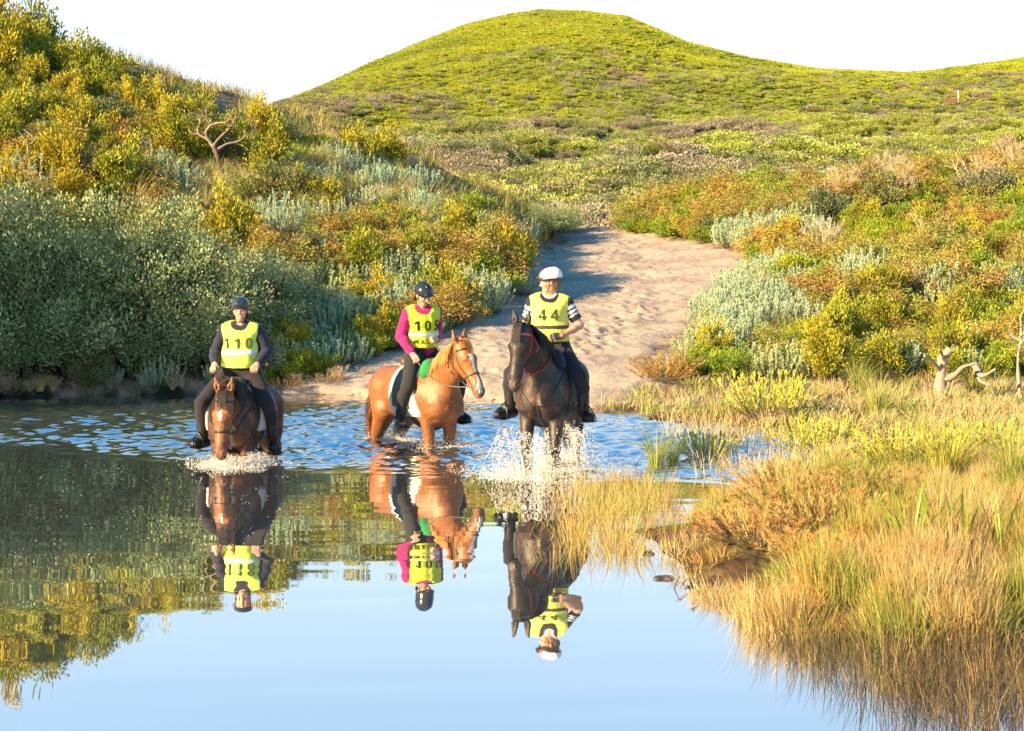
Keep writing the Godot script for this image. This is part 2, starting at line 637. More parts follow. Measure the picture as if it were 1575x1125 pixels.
# a tuft of arching blades
func tuft(seed_n: int, rad: float, hgt: float, count: int, wid: float, arch: float, cols: Array, base_r := 0.1, segs := 3, wind := Vector3.ZERO) -> ArrayMesh:
	var r := RandomNumberGenerator.new()
	r.seed = seed_n
	var mb := MB.new()
	for k in count:
		var a := r.randf() * TAU
		var out := Vector3(cos(a), 0, sin(a))
		var p0 := out * base_r * sqrt(r.randf()) + Vector3(0, -0.02, 0)
		var h := hgt * r.randf_range(0.5, 1.1)
		var reach := rad * r.randf_range(0.1, 1.0)
		var drop := arch * r.randf_range(0.3, 1.2)
		var col: Color = cols[r.randi() % cols.size()] * r.randf_range(0.7, 1.3)
		var side := (out.cross(Vector3.UP) + rnd_dir(r) * 0.8).normalized() * wid
		var prev := p0
		for s in range(1, segs + 1):
			var t := float(s) / segs
			var p := p0 + out * reach * t * t + wind * t * t * h + Vector3(0, h * (t - drop * t * t * 0.55), 0)
			var w0 := side * (1.0 - (t - 1.0 / segs) * 0.85)
			var w1 := side * (1.0 - t * 0.85)
			mb.quad4(prev - w0, prev + w0, p + w1, p - w1, col)
			prev = p
	return mb.mesh()


func twigs(seed_n: int, rad: float, hgt: float, col: Color, count: int) -> ArrayMesh:
	var r := RandomNumberGenerator.new()
	r.seed = seed_n
	var mb := MB.new()
	for k in count:
		var a := r.randf() * TAU
		var q := sqrt(r.randf())
		var c := col * r.randf_range(0.7, 1.3)
		var tip := Vector3(cos(a) * rad * q, hgt * r.randf_range(0.6, 1.0), sin(a) * rad * q)
		var pts := spline([Vector3(cos(a), 0, sin(a)) * 0.05, tip * 0.45 + rnd_dir(r) * 0.08, tip], 2)
		tube(mb, pts, PackedFloat32Array([0.022, 0.018, 0.013, 0.009, 0.004]), c, 4, false)
		for b in 9:
			var s := pts[1 + r.randi() % 3]
			var e := s + (tip.normalized() + rnd_dir(r) * 0.8 + Vector3(0, 0.3, 0)).normalized() * hgt * r.randf_range(0.12, 0.34)
			tube(mb, PackedVector3Array([s, (s + e) * 0.5 + rnd_dir(r) * 0.02, e]), PackedFloat32Array([0.008, 0.006, 0.002]), c, 3, false)
			for g in 4:
				var s2 := s.lerp(e, r.randf_range(0.4, 1.0))
				tube(mb, PackedVector3Array([s2, s2 + (e - s).normalized().lerp(rnd_dir(r), 0.5) * hgt * 0.12]), PackedFloat32Array([0.004, 0.0015]), c, 3, false)
	return mb.mesh()


var kinds := {}
var gone := {}


func kind(called: String, what: String, cat: String, protos: Array, tints: Array, rough := 0.6, back := 0.6):
	var ms := []
	for t in tints:
		ms.append(vmat(rough, t * 1.7, back, 0.3))
	kinds[called] = {"what": what, "cat": cat, "protos": protos, "mats": ms}


func plant(k: String, at: Vector3, size: float, where: String, stretch := 1.0) -> Node3D:
	var d: Dictionary = kinds[k]
	var o := thing(k, at, rng.randf() * TAU)
	var pr: Array = d.protos[rng.randi() % d.protos.size()]
	var m: Material = d.mats[rng.randi() % d.mats.size()]
	part("foliage" if d.cat != "dead shrub" else "branches", pr[0], m, o)
	if pr.size() > 1: part("stems", pr[1], mats.bark, o)
	o.scale = Vector3(size, size * stretch * rng.randf_range(0.9, 1.1), size)
	tag(o, d.what + " " + where, d.cat, d.what.split(" with ")[0] + " plants " + where)
	return o


func in_poly(poly: Array, x: float, y: float) -> bool:
	var inside := false
	var a: Array = poly[poly.size() - 1]
	for b in poly:
		if (a[1] > y) != (b[1] > y) and x < (b[0] - a[0]) * (y - a[1]) / (b[1] - a[1]) + a[0]:
			inside = not inside
		a = b
	return inside


var taken := []


# plants whose feet lie inside an outline of the photograph, spread so that they do not crowd one another
func scatter(poly: Array, count: int, mix: Array, lo: float, hi: float, where: String, gap := 0.5, off_track := 0.3, stretch := 1.0):
	var x0 := 1e9; var x1 := -1e9; var y0 := 1e9; var y1 := -1e9
	for p in poly:
		x0 = minf(x0, p[0]); x1 = maxf(x1, p[0]); y0 = minf(y0, p[1]); y1 = maxf(y1, p[1])
	var total := 0.0
	for m in mix: total += m[1]
	var made := 0
	var tries := 0
	while made < count and tries < count * 14:
		tries += 1
		var px := rng.randf_range(x0, x1)
		var py := rng.randf_range(y0, y1)
		if not in_poly(poly, px, py): continue
		var p := pick(px, py)
		if p.y < 0.02 or p.z < -52.0: continue
		if field(track_sd, p.x, -p.z, 6.0) < off_track: continue
		var size := rng.randf_range(lo, hi)
		var ok := true
		for q in taken:
			if (q[0] - p).length_squared() < pow(gap * (size + q[1]) * 0.5, 2):
				ok = false
				break
		if not ok: continue
		var u := rng.randf() * total
		var k: String = mix[0][0]
		for m in mix:
			u -= m[1]
			if u <= 0.0:
				k = m[0]
				break
		if px > 285.0 and px < 410.0 and py > 255.0 and py < 350.0:
			k = "grass_tussock"
			size = minf(size, 0.7)
		taken.append([p, size])
		plant(k, p - Vector3(0, 0.03, 0), size, where, stretch)
		made += 1


func define_kinds():
	mats.bark = vmat(0.9, Color(1, 1, 1), 0.0, 0.2)
	var P := []
	for k in 4: P.append(bush(100 + k, 0.62, 1.35, 80, 52, 0.085, 0.017, 0.17, [Color(0.20, 0.185, 0.018), Color(0.26, 0.22, 0.02), Color(0.13, 0.145, 0.02)], 0.75, 0.12, 1.3))
	kind("leafy_shrub", "upright yellow-green leafy shrub", "shrub", P, [Color(1, 1, 1), Color(1.15, 1.02, 0.8), Color(0.8, 0.9, 0.9)])
	P = []
	for k in 4: P.append(bush(120 + k, 0.85, 0.95, 95, 62, 0.075, 0.010, 0.17, [Color(0.23, 0.145, 0.04), Color(0.26, 0.205, 0.045), Color(0.17, 0.18, 0.036), Color(0.20, 0.125, 0.042)], -0.25, 0.12, 0.8))
	kind("rusty_shrub", "rounded rust-orange feathery shrub", "shrub", P, [Color(1, 1, 1), Color(1.1, 1.0, 0.9), Color(0.85, 1.0, 0.9)])
	P = []
	for k in 4: P.append(wands(140 + k, 0.7, 0.85, 70, 62, 0.06, 0.0085, [Color(0.25, 0.30, 0.20), Color(0.30, 0.33, 0.22), Color(0.21, 0.27, 0.19)]))
	kind("silver_bush", "silvery bush of upright wands", "bush", P, [Color(1, 1, 1), Color(0.92, 1.0, 1.0), Color(1.1, 1.05, 0.85)])
	P = []
	for k in 4: P.append([tuft(160 + k, 0.6, 0.95, 240, 0.006, 0.75, [Color(0.36, 0.29, 0.12), Color(0.28, 0.26, 0.10), Color(0.42, 0.34, 0.17)], 0.16, 4, Vector3(0.25, 0, 0))])
	kind("grass_tussock", "straw-coloured arching grass tussock", "grass tussock", P, [Color(1, 1, 1), Color(0.8, 0.95, 0.75), Color(1.05, 0.92, 0.7)])
	P = []
	for k in 3: P.append(bush(180 + k, 1.15, 2.2, 210, 84, 0.055, 0.0135, 0.24, [Color(0.135, 0.175, 0.08), Color(0.17, 0.20, 0.095), Color(0.11, 0.15, 0.068)], 0.45, 0.10, 1.0, 0.06))
	kind("dark_bush", "dense grey-green bush", "bush", P, [Color(1, 1, 1), Color(1.1, 1.05, 0.95)])
	P = []
	for k in 3: P.append([twigs(200 + k, 0.7, 1.2, Color(0.34, 0.27, 0.19), 16)])
	kind("twiggy_shrub", "bare grey-brown twiggy shrub", "dead shrub", P, [Color(1, 1, 1), Color(1.2, 1.05, 0.95)])
	P = []
	for k in 4: P.append(bush(220 + k, 0.7, 0.72, 80, 55, 0.055, 0.015, 0.15, [Color(0.13, 0.185, 0.02), Color(0.19, 0.21, 0.02), Color(0.10, 0.15, 0.02)], 0.6, 0.12, 1.0))
	kind("green_shrub", "low bright green leafy shrub", "shrub", P, [Color(1, 1, 1), Color(1.2, 1.05, 0.8), Color(0.85, 0.95, 1.0)])
	P = []
	for k in 3: P.append(wands(240 + k, 0.75, 0.75, 80, 55, 0.06, 0.011, [Color(0.36, 0.32, 0.03), Color(0.32, 0.30, 0.05), Color(0.25, 0.28, 0.08)], 0.9))
	kind("flowering_bush", "lemon-yellow flowering bush", "bush", P, [Color(1, 1, 1)])
	P = []
	for k in 3: P.append(wands(250 + k, 0.75, 0.6, 60, 46, 0.10, 0.007, [Color(0.24, 0.145, 0.05), Color(0.20, 0.12, 0.04), Color(0.23, 0.19, 0.06)], 1.1))
	kind("dry_fern_clump", "rust-brown clump of drooping dry fronds", "marsh plant", P, [Color(1, 1, 1), Color(1.15, 1.0, 0.9)])
	P = []
	for k in 3: P.append(bush(260 + k, 0.9, 1.0, 95, 60, 0.06, 0.017, 0.2, [Color(0.10, 0.11, 0.045), Color(0.125, 0.13, 0.045), Color(0.085, 0.10, 0.048), Color(0.12, 0.11, 0.07)], 0.4))
	kind("olive_shrub", "olive rounded shrub", "shrub", P, [Color(1, 1, 1), Color(1.15, 1.1, 0.75), Color(1.1, 1.05, 1.2), Color(0.8, 0.9, 0.9)])
	P = []
	for k in 3: P.append([tuft(280 + k, 0.55, 0.8, 200, 0.005, 0.25, [Color(0.12, 0.16, 0.03), Color(0.17, 0.19, 0.04), Color(0.25, 0.22, 0.07)], 0.14, 3)])
	kind("green_tussock", "green tussock of fine rushes", "grass tussock", P, [Color(1, 1, 1), Color(1.3, 1.1, 0.8)])


func make_plants():
	define_kinds()
	# big dark bushes at the foot of the dune, behind the bank
	for b in [[30, 585, 1.0], [110, 575, 1.2], [215, 580, 1.22], [310, 570, 1.02], [-60, 585, 1.25], [40, 545, 1.3], [180, 540, 1.22], [270, 530, 1.1]]:
		plant("dark_bush", pick(b[0], b[1]) - Vector3(0, 0.05, 0), b[2], "at the foot of the tall dune by the muddy bank")
		taken.append([pick(b[0], b[1]), 2.0])
	scatter([[-20, 578], [330, 585], [420, 560], [440, 590], [-20, 596]], 26, [["silver_bush", 3], ["green_shrub", 3], ["leafy_shrub", 1], ["olive_shrub", 2]], 0.45, 0.8, "in front of the dense bushes at the dune foot", 0.36)
	plant("dark_bush", pick(395, 520), 0.9, "beside the orange shrubs on the dune foot", 0.85)
	plant("dark_bush", pick(445, 505), 0.62, "in front of the orange shrubs on the dune foot")
	# crest of the tall dune
	var crest := "on the crest of the tall dune"
	scatter([[-30, 80], [60, 120], [130, 155], [260, 190], [430, 220], [430, 265], [200, 265], [-30, 240]], 75, [["leafy_shrub", 6], ["green_shrub", 1], ["olive_shrub", 2], ["rusty_shrub", 1]], 0.6, 1.0, crest, 0.38)
	scatter([[-40, 70], [50, 100], [80, 130], [-40, 150]], 10, [["leafy_shrub", 3], ["olive_shrub", 1]], 1.0, 1.4, crest, 0.3)
	scatter([[120, 130], [175, 150], [170, 175], [120, 165]], 4, [["leafy_shrub", 1]], 0.95, 1.2, crest, 0.3)
	var mid := "on the upper face of the tall dune"
	scatter([[-30, 235], [200, 260], [430, 255], [500, 262], [470, 340], [300, 330], [130, 340], [-30, 340]], 62, [["grass_tussock", 5], ["leafy_shrub", 2], ["silver_bush", 2], ["rusty_shrub", 2], ["olive_shrub", 1]], 0.7, 1.2, mid, 0.42)
	scatter([[-30, 300], [130, 320], [420, 330], [560, 420], [520, 470], [380, 470], [-30, 440]], 50, [["rusty_shrub", 3], ["silver_bush", 3], ["grass_tussock", 2], ["leafy_shrub", 1]], 0.7, 1.1, "on the lower face of the tall dune", 0.42)
	var spur := "on the grassy spur running down to the sandy track"
	scatter([[440, 220], [560, 250], [680, 310], [820, 372], [810, 400], [700, 370], [560, 330], [440, 300]], 62, [["grass_tussock", 7], ["silver_bush", 5], ["green_shrub", 1]], 0.55, 0.85, spur, 0.36)
	scatter([[440, 232], [520, 238], [600, 262], [560, 275], [440, 262]], 12, [["leafy_shrub", 2], ["green_shrub", 1], ["grass_tussock", 1]], 0.7, 1.0, spur, 0.4)
	var mass := "in the thicket on the dune beside the sandy track"
	scatter([[470, 330], [560, 340], [700, 380], [830, 400], [830, 470], [780, 500], [650, 520], [530, 540], [430, 490], [480, 420]], 85, [["rusty_shrub", 5], ["green_shrub", 4], ["silver_bush", 4], ["leafy_shrub", 2]], 0.65, 1.05, mass, 0.38, 0.15)
	scatter([[640, 500], [800, 450], [830, 470], [800, 505], [700, 530], [560, 560], [540, 540]], 22, [["silver_bush", 4], ["green_shrub", 1]], 0.55, 0.8, "edging the sandy track below the thicket", 0.4, 0.0)
	var foot := "along the bank behind the rider in the 110 vest"
	scatter([[400, 530], [600, 545], [600, 572], [480, 580], [280, 588], [230, 585]], 50, [["green_shrub", 4], ["silver_bush", 4], ["leafy_shrub", 1], ["grass_tussock", 2]], 0.5, 0.75, foot, 0.36, 0.1)
	scatter([[-20, 590], [280, 588], [430, 585], [430, 592], [-20, 600]], 26, [["grass_tussock", 3], ["green_shrub", 2], ["silver_bush", 1]], 0.3, 0.5, "on the muddy bank under the dark bushes", 0.4)
	for b in [[845, 366, 0.75], [872, 358, 0.55], [825, 362, 0.6]]:
		plant("dark_bush", pick(b[0], b[1]), b[2], "at the top of the sandy track", 0.6)
	# across the track
	var far := "on the rise beyond the head of the track"
	scatter([[925, 345], [1000, 320], [1120, 300], [1250, 300], [1270, 350], [1100, 372], [930, 358]], 46, [["rusty_shrub", 6], ["green_shrub", 2], ["olive_shrub", 1]], 0.8, 1.15, far, 0.36, 0.1)
	scatter([[930, 352], [1100, 350], [1100, 378], [960, 366]], 16, [["green_shrub", 1]], 0.65, 0.9, far, 0.36, 0.0)
	scatter([[1260, 280], [1400, 270], [1410, 330], [1270, 345]], 11, [["twiggy_shrub", 4], ["rusty_shrub", 1]], 0.7, 1.0, far, 0.4)
	scatter([[1250, 275], [1600, 270], [1600, 335], [1270, 340]], 46, [["rusty_shrub", 5], ["green_shrub", 3], ["olive_shrub", 1], ["twiggy_shrub", 1]], 0.8, 1.1, far, 0.36)
	scatter([[1090, 355], [1250, 350], [1270, 385], [1120, 395]], 20, [["silver_bush", 1]], 0.75, 0.95, "on the sandy lip across the track", 0.36, 0.0)
	var right := "on the slope across the sandy track"
	scatter([[1130, 385], [1300, 350], [1600, 345], [1600, 400], [1130, 420]], 46, [["rusty_shrub", 2], ["green_shrub", 4], ["leafy_shrub", 1], ["grass_tussock", 1], ["twiggy_shrub", 1]], 0.65, 0.95, right, 0.36, 0.1)
	scatter([[1200, 440], [1330, 405], [1600, 400], [1600, 480], [1250, 500]], 52, [["rusty_shrub", 6], ["green_shrub", 2], ["silver_bush", 2], ["leafy_shrub", 1]], 0.7, 1.05, right, 0.36)
	scatter([[1150, 420], [1230, 440], [1180, 540], [1110, 560], [1060, 560], [1090, 500]], 40, [["silver_bush", 5], ["green_tussock", 1], ["grass_tussock", 1]], 0.65, 0.9, "along the sandy edge across the track", 0.34, 0.0)
	var low := "on the low bank above the straw-coloured marsh"
	scatter([[1050, 560], [1160, 540], [1250, 500], [1600, 480], [1600, 575], [1420, 585], [1200, 590], [1060, 585]], 80, [["green_shrub", 4], ["rusty_shrub", 2], ["silver_bush", 2], ["leafy_shrub", 2], ["green_tussock", 2]], 0.55, 0.85, low, 0.36, 0.1)
	# marsh bushes
	plant("flowering_bush", pick(1180, 640), 0.78, "on the edge of the straw marsh across the track")
	plant("flowering_bush", pick(1255, 700), 0.62, "among marsh grass beside the water tongue")
	plant("flowering_bush", pick(1085, 705), 0.42, "standing in shallow water at the marsh")
	plant("flowering_bush", pick(1395, 720), 0.6, "in the middle of the straw marsh")
	plant("flowering_bush", pick(1520, 700), 0.55, "in the marsh below the driftwood stump")
	for b in [[1165, 835, 0.5], [1235, 800, 0.58], [1300, 825, 0.55], [1215, 760, 0.5], [1330, 770, 0.55], [1290, 870, 0.45]]:
		plant("dry_fern_clump", pick(b[0], b[1]), b[2], "among the reeds above the mud bank")
	for b in [[1030, 575, 0.6], [1015, 585, 0.5]]:
		plant("dry_fern_clump", pick(b[0], b[1]), b[2], "at the edge of the sandy track")
	for b in [[145, 608, 0.3], [20, 606, 0.35], [215, 606, 0.25], [440, 598, 0.3], [500, 590, 0.3]]:
		plant("dry_fern_clump", pick(b[0], b[1]), b[2], "on the muddy bank at the waterline")
	for b in [[10, 600, 0.3], [45, 603, 0.25], [80, 600, 0.3], [120, 603, 0.28], [170, 601, 0.3], [230, 603, 0.26], [265, 600, 0.3], [300, 602, 0.25], [455, 592, 0.28], [520, 586, 0.3], [560, 580, 0.26]]:
		plant("twiggy_shrub", pick(b[0], b[1]), b[2], "on the muddy bank at the waterline", 0.7)
	for b in [[1010, 718, 0.62], [1035, 714, 0.5]]:
		plant("green_tussock", pick(b[0], b[1]), b[2], "standing in the pond off the marsh edge")
	for b in [[1350, 640, 0.9], [1455, 735, 0.95], [1560, 745, 0.9], [1320, 600, 0.8], [1500, 610, 0.8]]:
		plant("green_tussock", pick(b[0], b[1]), b[2], "in the straw marsh")
	# tall scrub on the bank outside the picture whose shade lies over the dark bushes
	for b in [[-10.9, 24.6, 1.9], [-11.3, 26.6, 2.0], [-11.0, 28.6, 1.8], [-12.8, 25.4, 2.2], [-13.0, 27.8, 2.1], [-12.0, 30.4, 1.7]]:
		plant("dark_bush", on_ground(b[0], b[1]), b[2], "rising tall over the side bank of the pond")
	valley()
	grasses()


func valley():
	# scrub of the valley floor: the nearest ones singly, the rest as one cover
	var n := 0
	var tries := 0
	while n < 210 and tries < 4000:
		tries += 1
		var d := 58.0 + 95.0 * pow(rng.randf(), 1.3)
		var px := rng.randf_range(430.0, 1580.0)
		var x := (px - 787.5) / FOCAL * d
		if nf.get_noise_2d(x * 0.07, d * 0.05) < -0.32: continue
		var y := height(x, d)
		# only where the dune in front does not hide it
		var r := (Vector3(x, y + 0.9, -d) - Vector3(0, EYE, 0)) / d
		var hidden := false
		for s in [40.0, 43.0, 46.0, 48.0, 50.0]:
			if EYE + r.y * s < height(r.x * s, s) + 0.35: hidden = true
		if hidden: continue
		plant("olive_shrub", Vector3(x, y - 0.1, -d), rng.randf_range(1.0, 1.9), "in the valley between the dune and the hill", 0.85)
		n += 1
	var scrub := bush(300, 0.95, 0.9, 26, 17, 0.24, 0.085, 0.3, [Color(1, 1, 1)], 0.5)
	var m := vmat(0.75, Color(2.3, 2.25, 2.1), 0.6, 0.25)
	var low := bush(301, 0.95, 0.9, 60, 34, 0.105, 0.034, 0.24, [Color(1, 1, 1), Color(0.85, 0.85, 0.85)], 0.5)
	var tr := []
	var cl := []
	for k in 12000:
		var d := 62.0 + 210.0 * pow(rng.randf(), 0.8)
		var x := rng.randf_range(-0.22, 0.36) * d
		var p := nf.get_noise_2d(x * 0.05, d * 0.04)
		var c := Color(0.115, 0.13, 0.06)
		if p > 0.18: c = Color(0.15, 0.13, 0.095)
		elif p < -0.2: c = Color(0.15, 0.16, 0.05)
		if nf.get_noise_2d(x * 0.025 + 31.0, d * 0.025) > 0.08: c = Color(0.16, 0.18, 0.04)
		if rng.randf() < 0.12: c = Color(0.17, 0.15, 0.12)
		var s := rng.randf_range(0.7, 1.7) * lerpf(1.0, 0.7, smoothstep(190.0, 260.0, d))
		tr.append(Transform3D(Basis(Vector3.UP, rng.randf() * TAU).scaled(Vector3(s, s * 0.8, s)), Vector3(x, height(x, d) - 0.1, -d)))
		cl.append(c * rng.randf_range(0.7, 1.3))
	copies("valley_scrub", low[0], m, tr, cl, "grey-green scrub covering the valley floor below the hill", "scrub")
	tr = []
	cl = []
	for k in 60000:
		var d := 225.0 + 135.0 * rng.randf()
		var x := rng.randf_range(-0.26, 0.36) * d
		var p := nf.get_noise_2d(x * 0.03, d * 0.03) + 0.5 * nf.get_noise_2d(x * 0.2, d * 0.2)
		var c := Color(0.205, 0.222, 0.022).lerp(Color(0.15, 0.18, 0.03), smoothstep(0.0, 0.6, p))
		if rng.randf() < 0.03: c = Color(0.26, 0.2, 0.09)
		var s := rng.randf_range(0.26, 0.56)
		tr.append(Transform3D(Basis(Vector3.UP, rng.randf() * TAU).scaled(Vector3(s * 1.3, s * 0.75, s * 1.3)), Vector3(x, height(x, d) - 0.06, -d)))
		cl.append(c * rng.randf_range(0.9, 1.1))
	copies("hill_heath", scrub[0], m, tr, cl, "low yellow-green heath covering the round hill", "heath")


func copies(called: String, mesh: Mesh, m: Material, tr: Array, cl: Array, label: String, cat: String):
	var mm := MultiMesh.new()
	mm.transform_format = MultiMesh.TRANSFORM_3D
	mm.use_colors = true
	mm.mesh = mesh
	mm.instance_count = tr.size()
	for k in tr.size():
		mm.set_instance_transform(k, tr[k])
		mm.set_instance_color(k, cl[k])
	var o := MultiMeshInstance3D.new()
	o.name = numbered(called)
	o.multimesh = mm
	o.material_override = m
	add_child(o)
	tag(o, label, cat, "", "stuff")


func turned(p: Vector3, s: float, sy := 1.0, lean := 0.0) -> Transform3D:
	var b := Basis(Vector3.UP, rng.randf() * TAU).scaled(Vector3(s, s * sy, s))
	if lean > 0.0: b = Basis(Vector3(rng.randfn(), 0, rng.randfn()).normalized(), rng.randf() * lean) * b
	return Transform3D(b, p)


# blades of one tuft, added to a mesh that holds many
func blades(mb: MB, at: Vector3, count: int, rad: float, hgt: float, wid: float, arch: float, col: Color, base_r: float, lean := Vector3.ZERO):
	for k in count:
		var a := rng.randf() * TAU
		var out := Vector3(cos(a), 0, sin(a))
		var p0 := at + out * base_r * sqrt(rng.randf()) + Vector3(0, -0.02, 0)
		var h := hgt * rng.randf_range(0.45, 1.1)
		var reach := out * rad * rng.randf_range(0.1, 1.0) + lean * h
		var drop := arch * rng.randf_range(0.3, 1.2)
		var c := col * rng.randf_range(0.65, 1.35)
		var side := Vector3(rng.randfn(), 0, rng.randfn()).normalized() * wid
		var p1 := p0 + reach * 0.12 + Vector3(0, h * (0.36 - drop * 0.06), 0)
		var p2 := p0 + reach * 0.45 + Vector3(0, h * (0.70 - drop * 0.24), 0)
		var p3 := p0 + reach + Vector3(0, h * (1.0 - drop * 0.55), 0)
		var n := mb.v.size()
		mb.v.append(p0 - side); mb.v.append(p0 + side); mb.v.append(p1 - side * 0.9); mb.v.append(p1 + side * 0.9); mb.v.append(p2 - side * 0.65); mb.v.append(p2 + side * 0.65); mb.v.append(p3)
		for q in 7: mb.c.append(c)
		mb.i.append_array(PackedInt32Array([n, n + 1, n + 3, n, n + 3, n + 2, n + 2, n + 3, n + 5, n + 2, n + 5, n + 4, n + 4, n + 5, n + 6]))


func stuff(called: String, mb: MB, m: Material, label: String, cat: String):
	tag(part(called, mb.mesh(), m, self), label, cat, "", "stuff")


func grasses():
	var m := vmat(0.7, Color(0.98, 0.98, 1.0), 0.5, 0.25)
	var straw := [Color(0.44, 0.33, 0.14), Color(0.50, 0.39, 0.20), Color(0.40, 0.27, 0.09), Color(0.31, 0.30, 0.08), Color(0.24, 0.28, 0.06)]
	var near := MB.new()
	var dry := MB.new()
	# the marsh: low land in front
	var made := 0
	var tries := 0
	while made < 3000 and tries < 40000:
		tries += 1
		var px := rng.randf_range(880.0, 1660.0)
		var py := 585.0 + 540.0 * pow(rng.randf(), 0.85)
		var d := FOCAL * EYE / (py - 400.0)
		var x := (px - 787.5) / FOCAL * d
		var sd := field(pond_sd, x, d, 8.0)
		if d > 29.0 or sd < -0.02: continue
		if field(track_sd, x, d, 6.0) < 0.0 and d > 24.6: continue
		var p := nf.get_noise_2d(x * 0.9, d * 0.45)
		var gap := nf.get_noise_2d(x * 1.4 + 70.0, d * 1.1)
		if gap < -0.28: continue
		# the mud bank is nearly bare
		var mud := Vector2((x - 1.3) / 0.68, (d - 12.4) / 1.25).length()
		if mud < 1.0 and rng.randf() < 0.9: continue
		made += 1
		var c: Color = straw[rng.randi() % 3]
		if p > 0.0: c = straw[3 + rng.randi() % 2]
		elif p > -0.12 and rng.randf() < 0.4: c = Color(0.24, 0.27, 0.045)
		var at := Vector3(x, height(x, d), -d)
		if d > 17.5:
			if rng.randf() < 0.5: c = c.lerp(Color(0.56, 0.42, 0.22), 0.6)
			blades(dry, at, 26, 0.26, rng.randf_range(0.18, 0.34), 0.0045, 0.6, c, 0.16, Vector3(0.12, 0, 0))
		else:
			if rng.randf() < 0.16: c = Color(0.46, 0.24, 0.06)
			var tall := rng.randf_range(0.17, 0.42) * (0.6 + 0.6 * smoothstep(-0.3, 0.4, gap))
			if d > 13.2: tall *= 0.72
			if mud < 1.5: tall *= 0.5
			if sd < 0.35: tall *= 0.8
			blades(near, at, 46, 0.13, tall, 0.0020, 0.22 if rng.randf() < 0.6 else 0.05, c, 0.13, Vector3(rng.randfn() * 0.10 - 0.03, 0, rng.randfn() * 0.1))
	stuff("reed_bed", near, m, "orange and green reeds crowding the near marsh bank", "reeds")
	stuff("straw_grass", dry, m, "bleached straw grass on the wet flat beside the track", "grass")
	# reeds standing in the water off the mud bank, sparse
	var wet := MB.new()
	for k in 760:
		var px := 838.0 + 190.0 * pow(rng.randf(), 0.7)
		var py := rng.randf_range(745.0, 865.0)
		var d := FOCAL * EYE / (py - 400.0)
		var x := (px - 787.5) / FOCAL * d
		var sd := field(pond_sd, x, d, 8.0)
		if sd > 0.05 or nf.get_noise_2d(x * 3.0, d * 1.5) < -0.1 + 0.4 * rng.randf(): continue
		blades(wet, Vector3(x, -0.12, -d), 13, 0.2, rng.randf_range(0.26, 0.48), 0.0024, 0.3, (Color(0.42, 0.25, 0.08) if rng.randf() < 0.5 else Color(0.34, 0.31, 0.09)) * rng.randf_range(0.8, 1.2), 0.14)
	# wisps in the tongue of water behind it
	for k in 200:
		var d := rng.randf_range(17.6, 24.0)
		var x := rng.randf_range(2.0, 4.2)
		var sd := field(pond_sd, x, d, 8.0)
		if sd > 0.0 or sd < -1.3: continue
		blades(wet, Vector3(x, -0.1, -d), 14, 0.22, rng.randf_range(0.3, 0.5), 0.004, 0.4, Color(0.46, 0.34, 0.15) * rng.randf_range(0.7, 1.2), 0.16)
	# dark bare stalks at the near corner; their colour also paints in the shaded bank reflection
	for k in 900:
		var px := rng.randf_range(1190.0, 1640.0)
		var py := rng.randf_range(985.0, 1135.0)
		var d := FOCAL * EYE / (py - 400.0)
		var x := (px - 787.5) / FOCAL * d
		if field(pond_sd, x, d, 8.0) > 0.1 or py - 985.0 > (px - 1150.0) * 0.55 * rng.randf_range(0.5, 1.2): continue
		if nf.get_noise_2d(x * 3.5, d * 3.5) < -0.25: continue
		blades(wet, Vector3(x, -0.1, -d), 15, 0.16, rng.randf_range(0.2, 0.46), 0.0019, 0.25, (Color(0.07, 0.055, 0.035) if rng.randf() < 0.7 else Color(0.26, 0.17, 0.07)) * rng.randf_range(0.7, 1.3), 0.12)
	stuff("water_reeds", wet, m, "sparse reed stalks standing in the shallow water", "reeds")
	# dry grass and herbs between the shrubs of the dunes
	var herb := MB.new()
	for k in 2600:
		var d := 27.8 + 21.0 * pow(rng.randf(), 0.9)
		var x := rng.randf_range(-0.33, 0.33) * d
		if field(track_sd, x, d, 6.0) < 0.25 or field(pond_sd, x, d, 8.0) < 0.7: continue
		var c: Color = [Color(0.36, 0.28, 0.10), Color(0.26, 0.25, 0.06), Color(0.20, 0.22, 0.05), Color(0.40, 0.30, 0.15)][rng.randi() % 4]
		blades(herb, on_ground(x, d), 24, 0.4, rng.randf_range(0.3, 0.65), 0.007, 0.6, c, 0.22)
	stuff("dune_grass", herb, m, "dry grass and herbs between the dune shrubs", "grass")


# ---------------------------------------------------------------- bodies: smooth unions of tapered capsules, meshed as surface nets

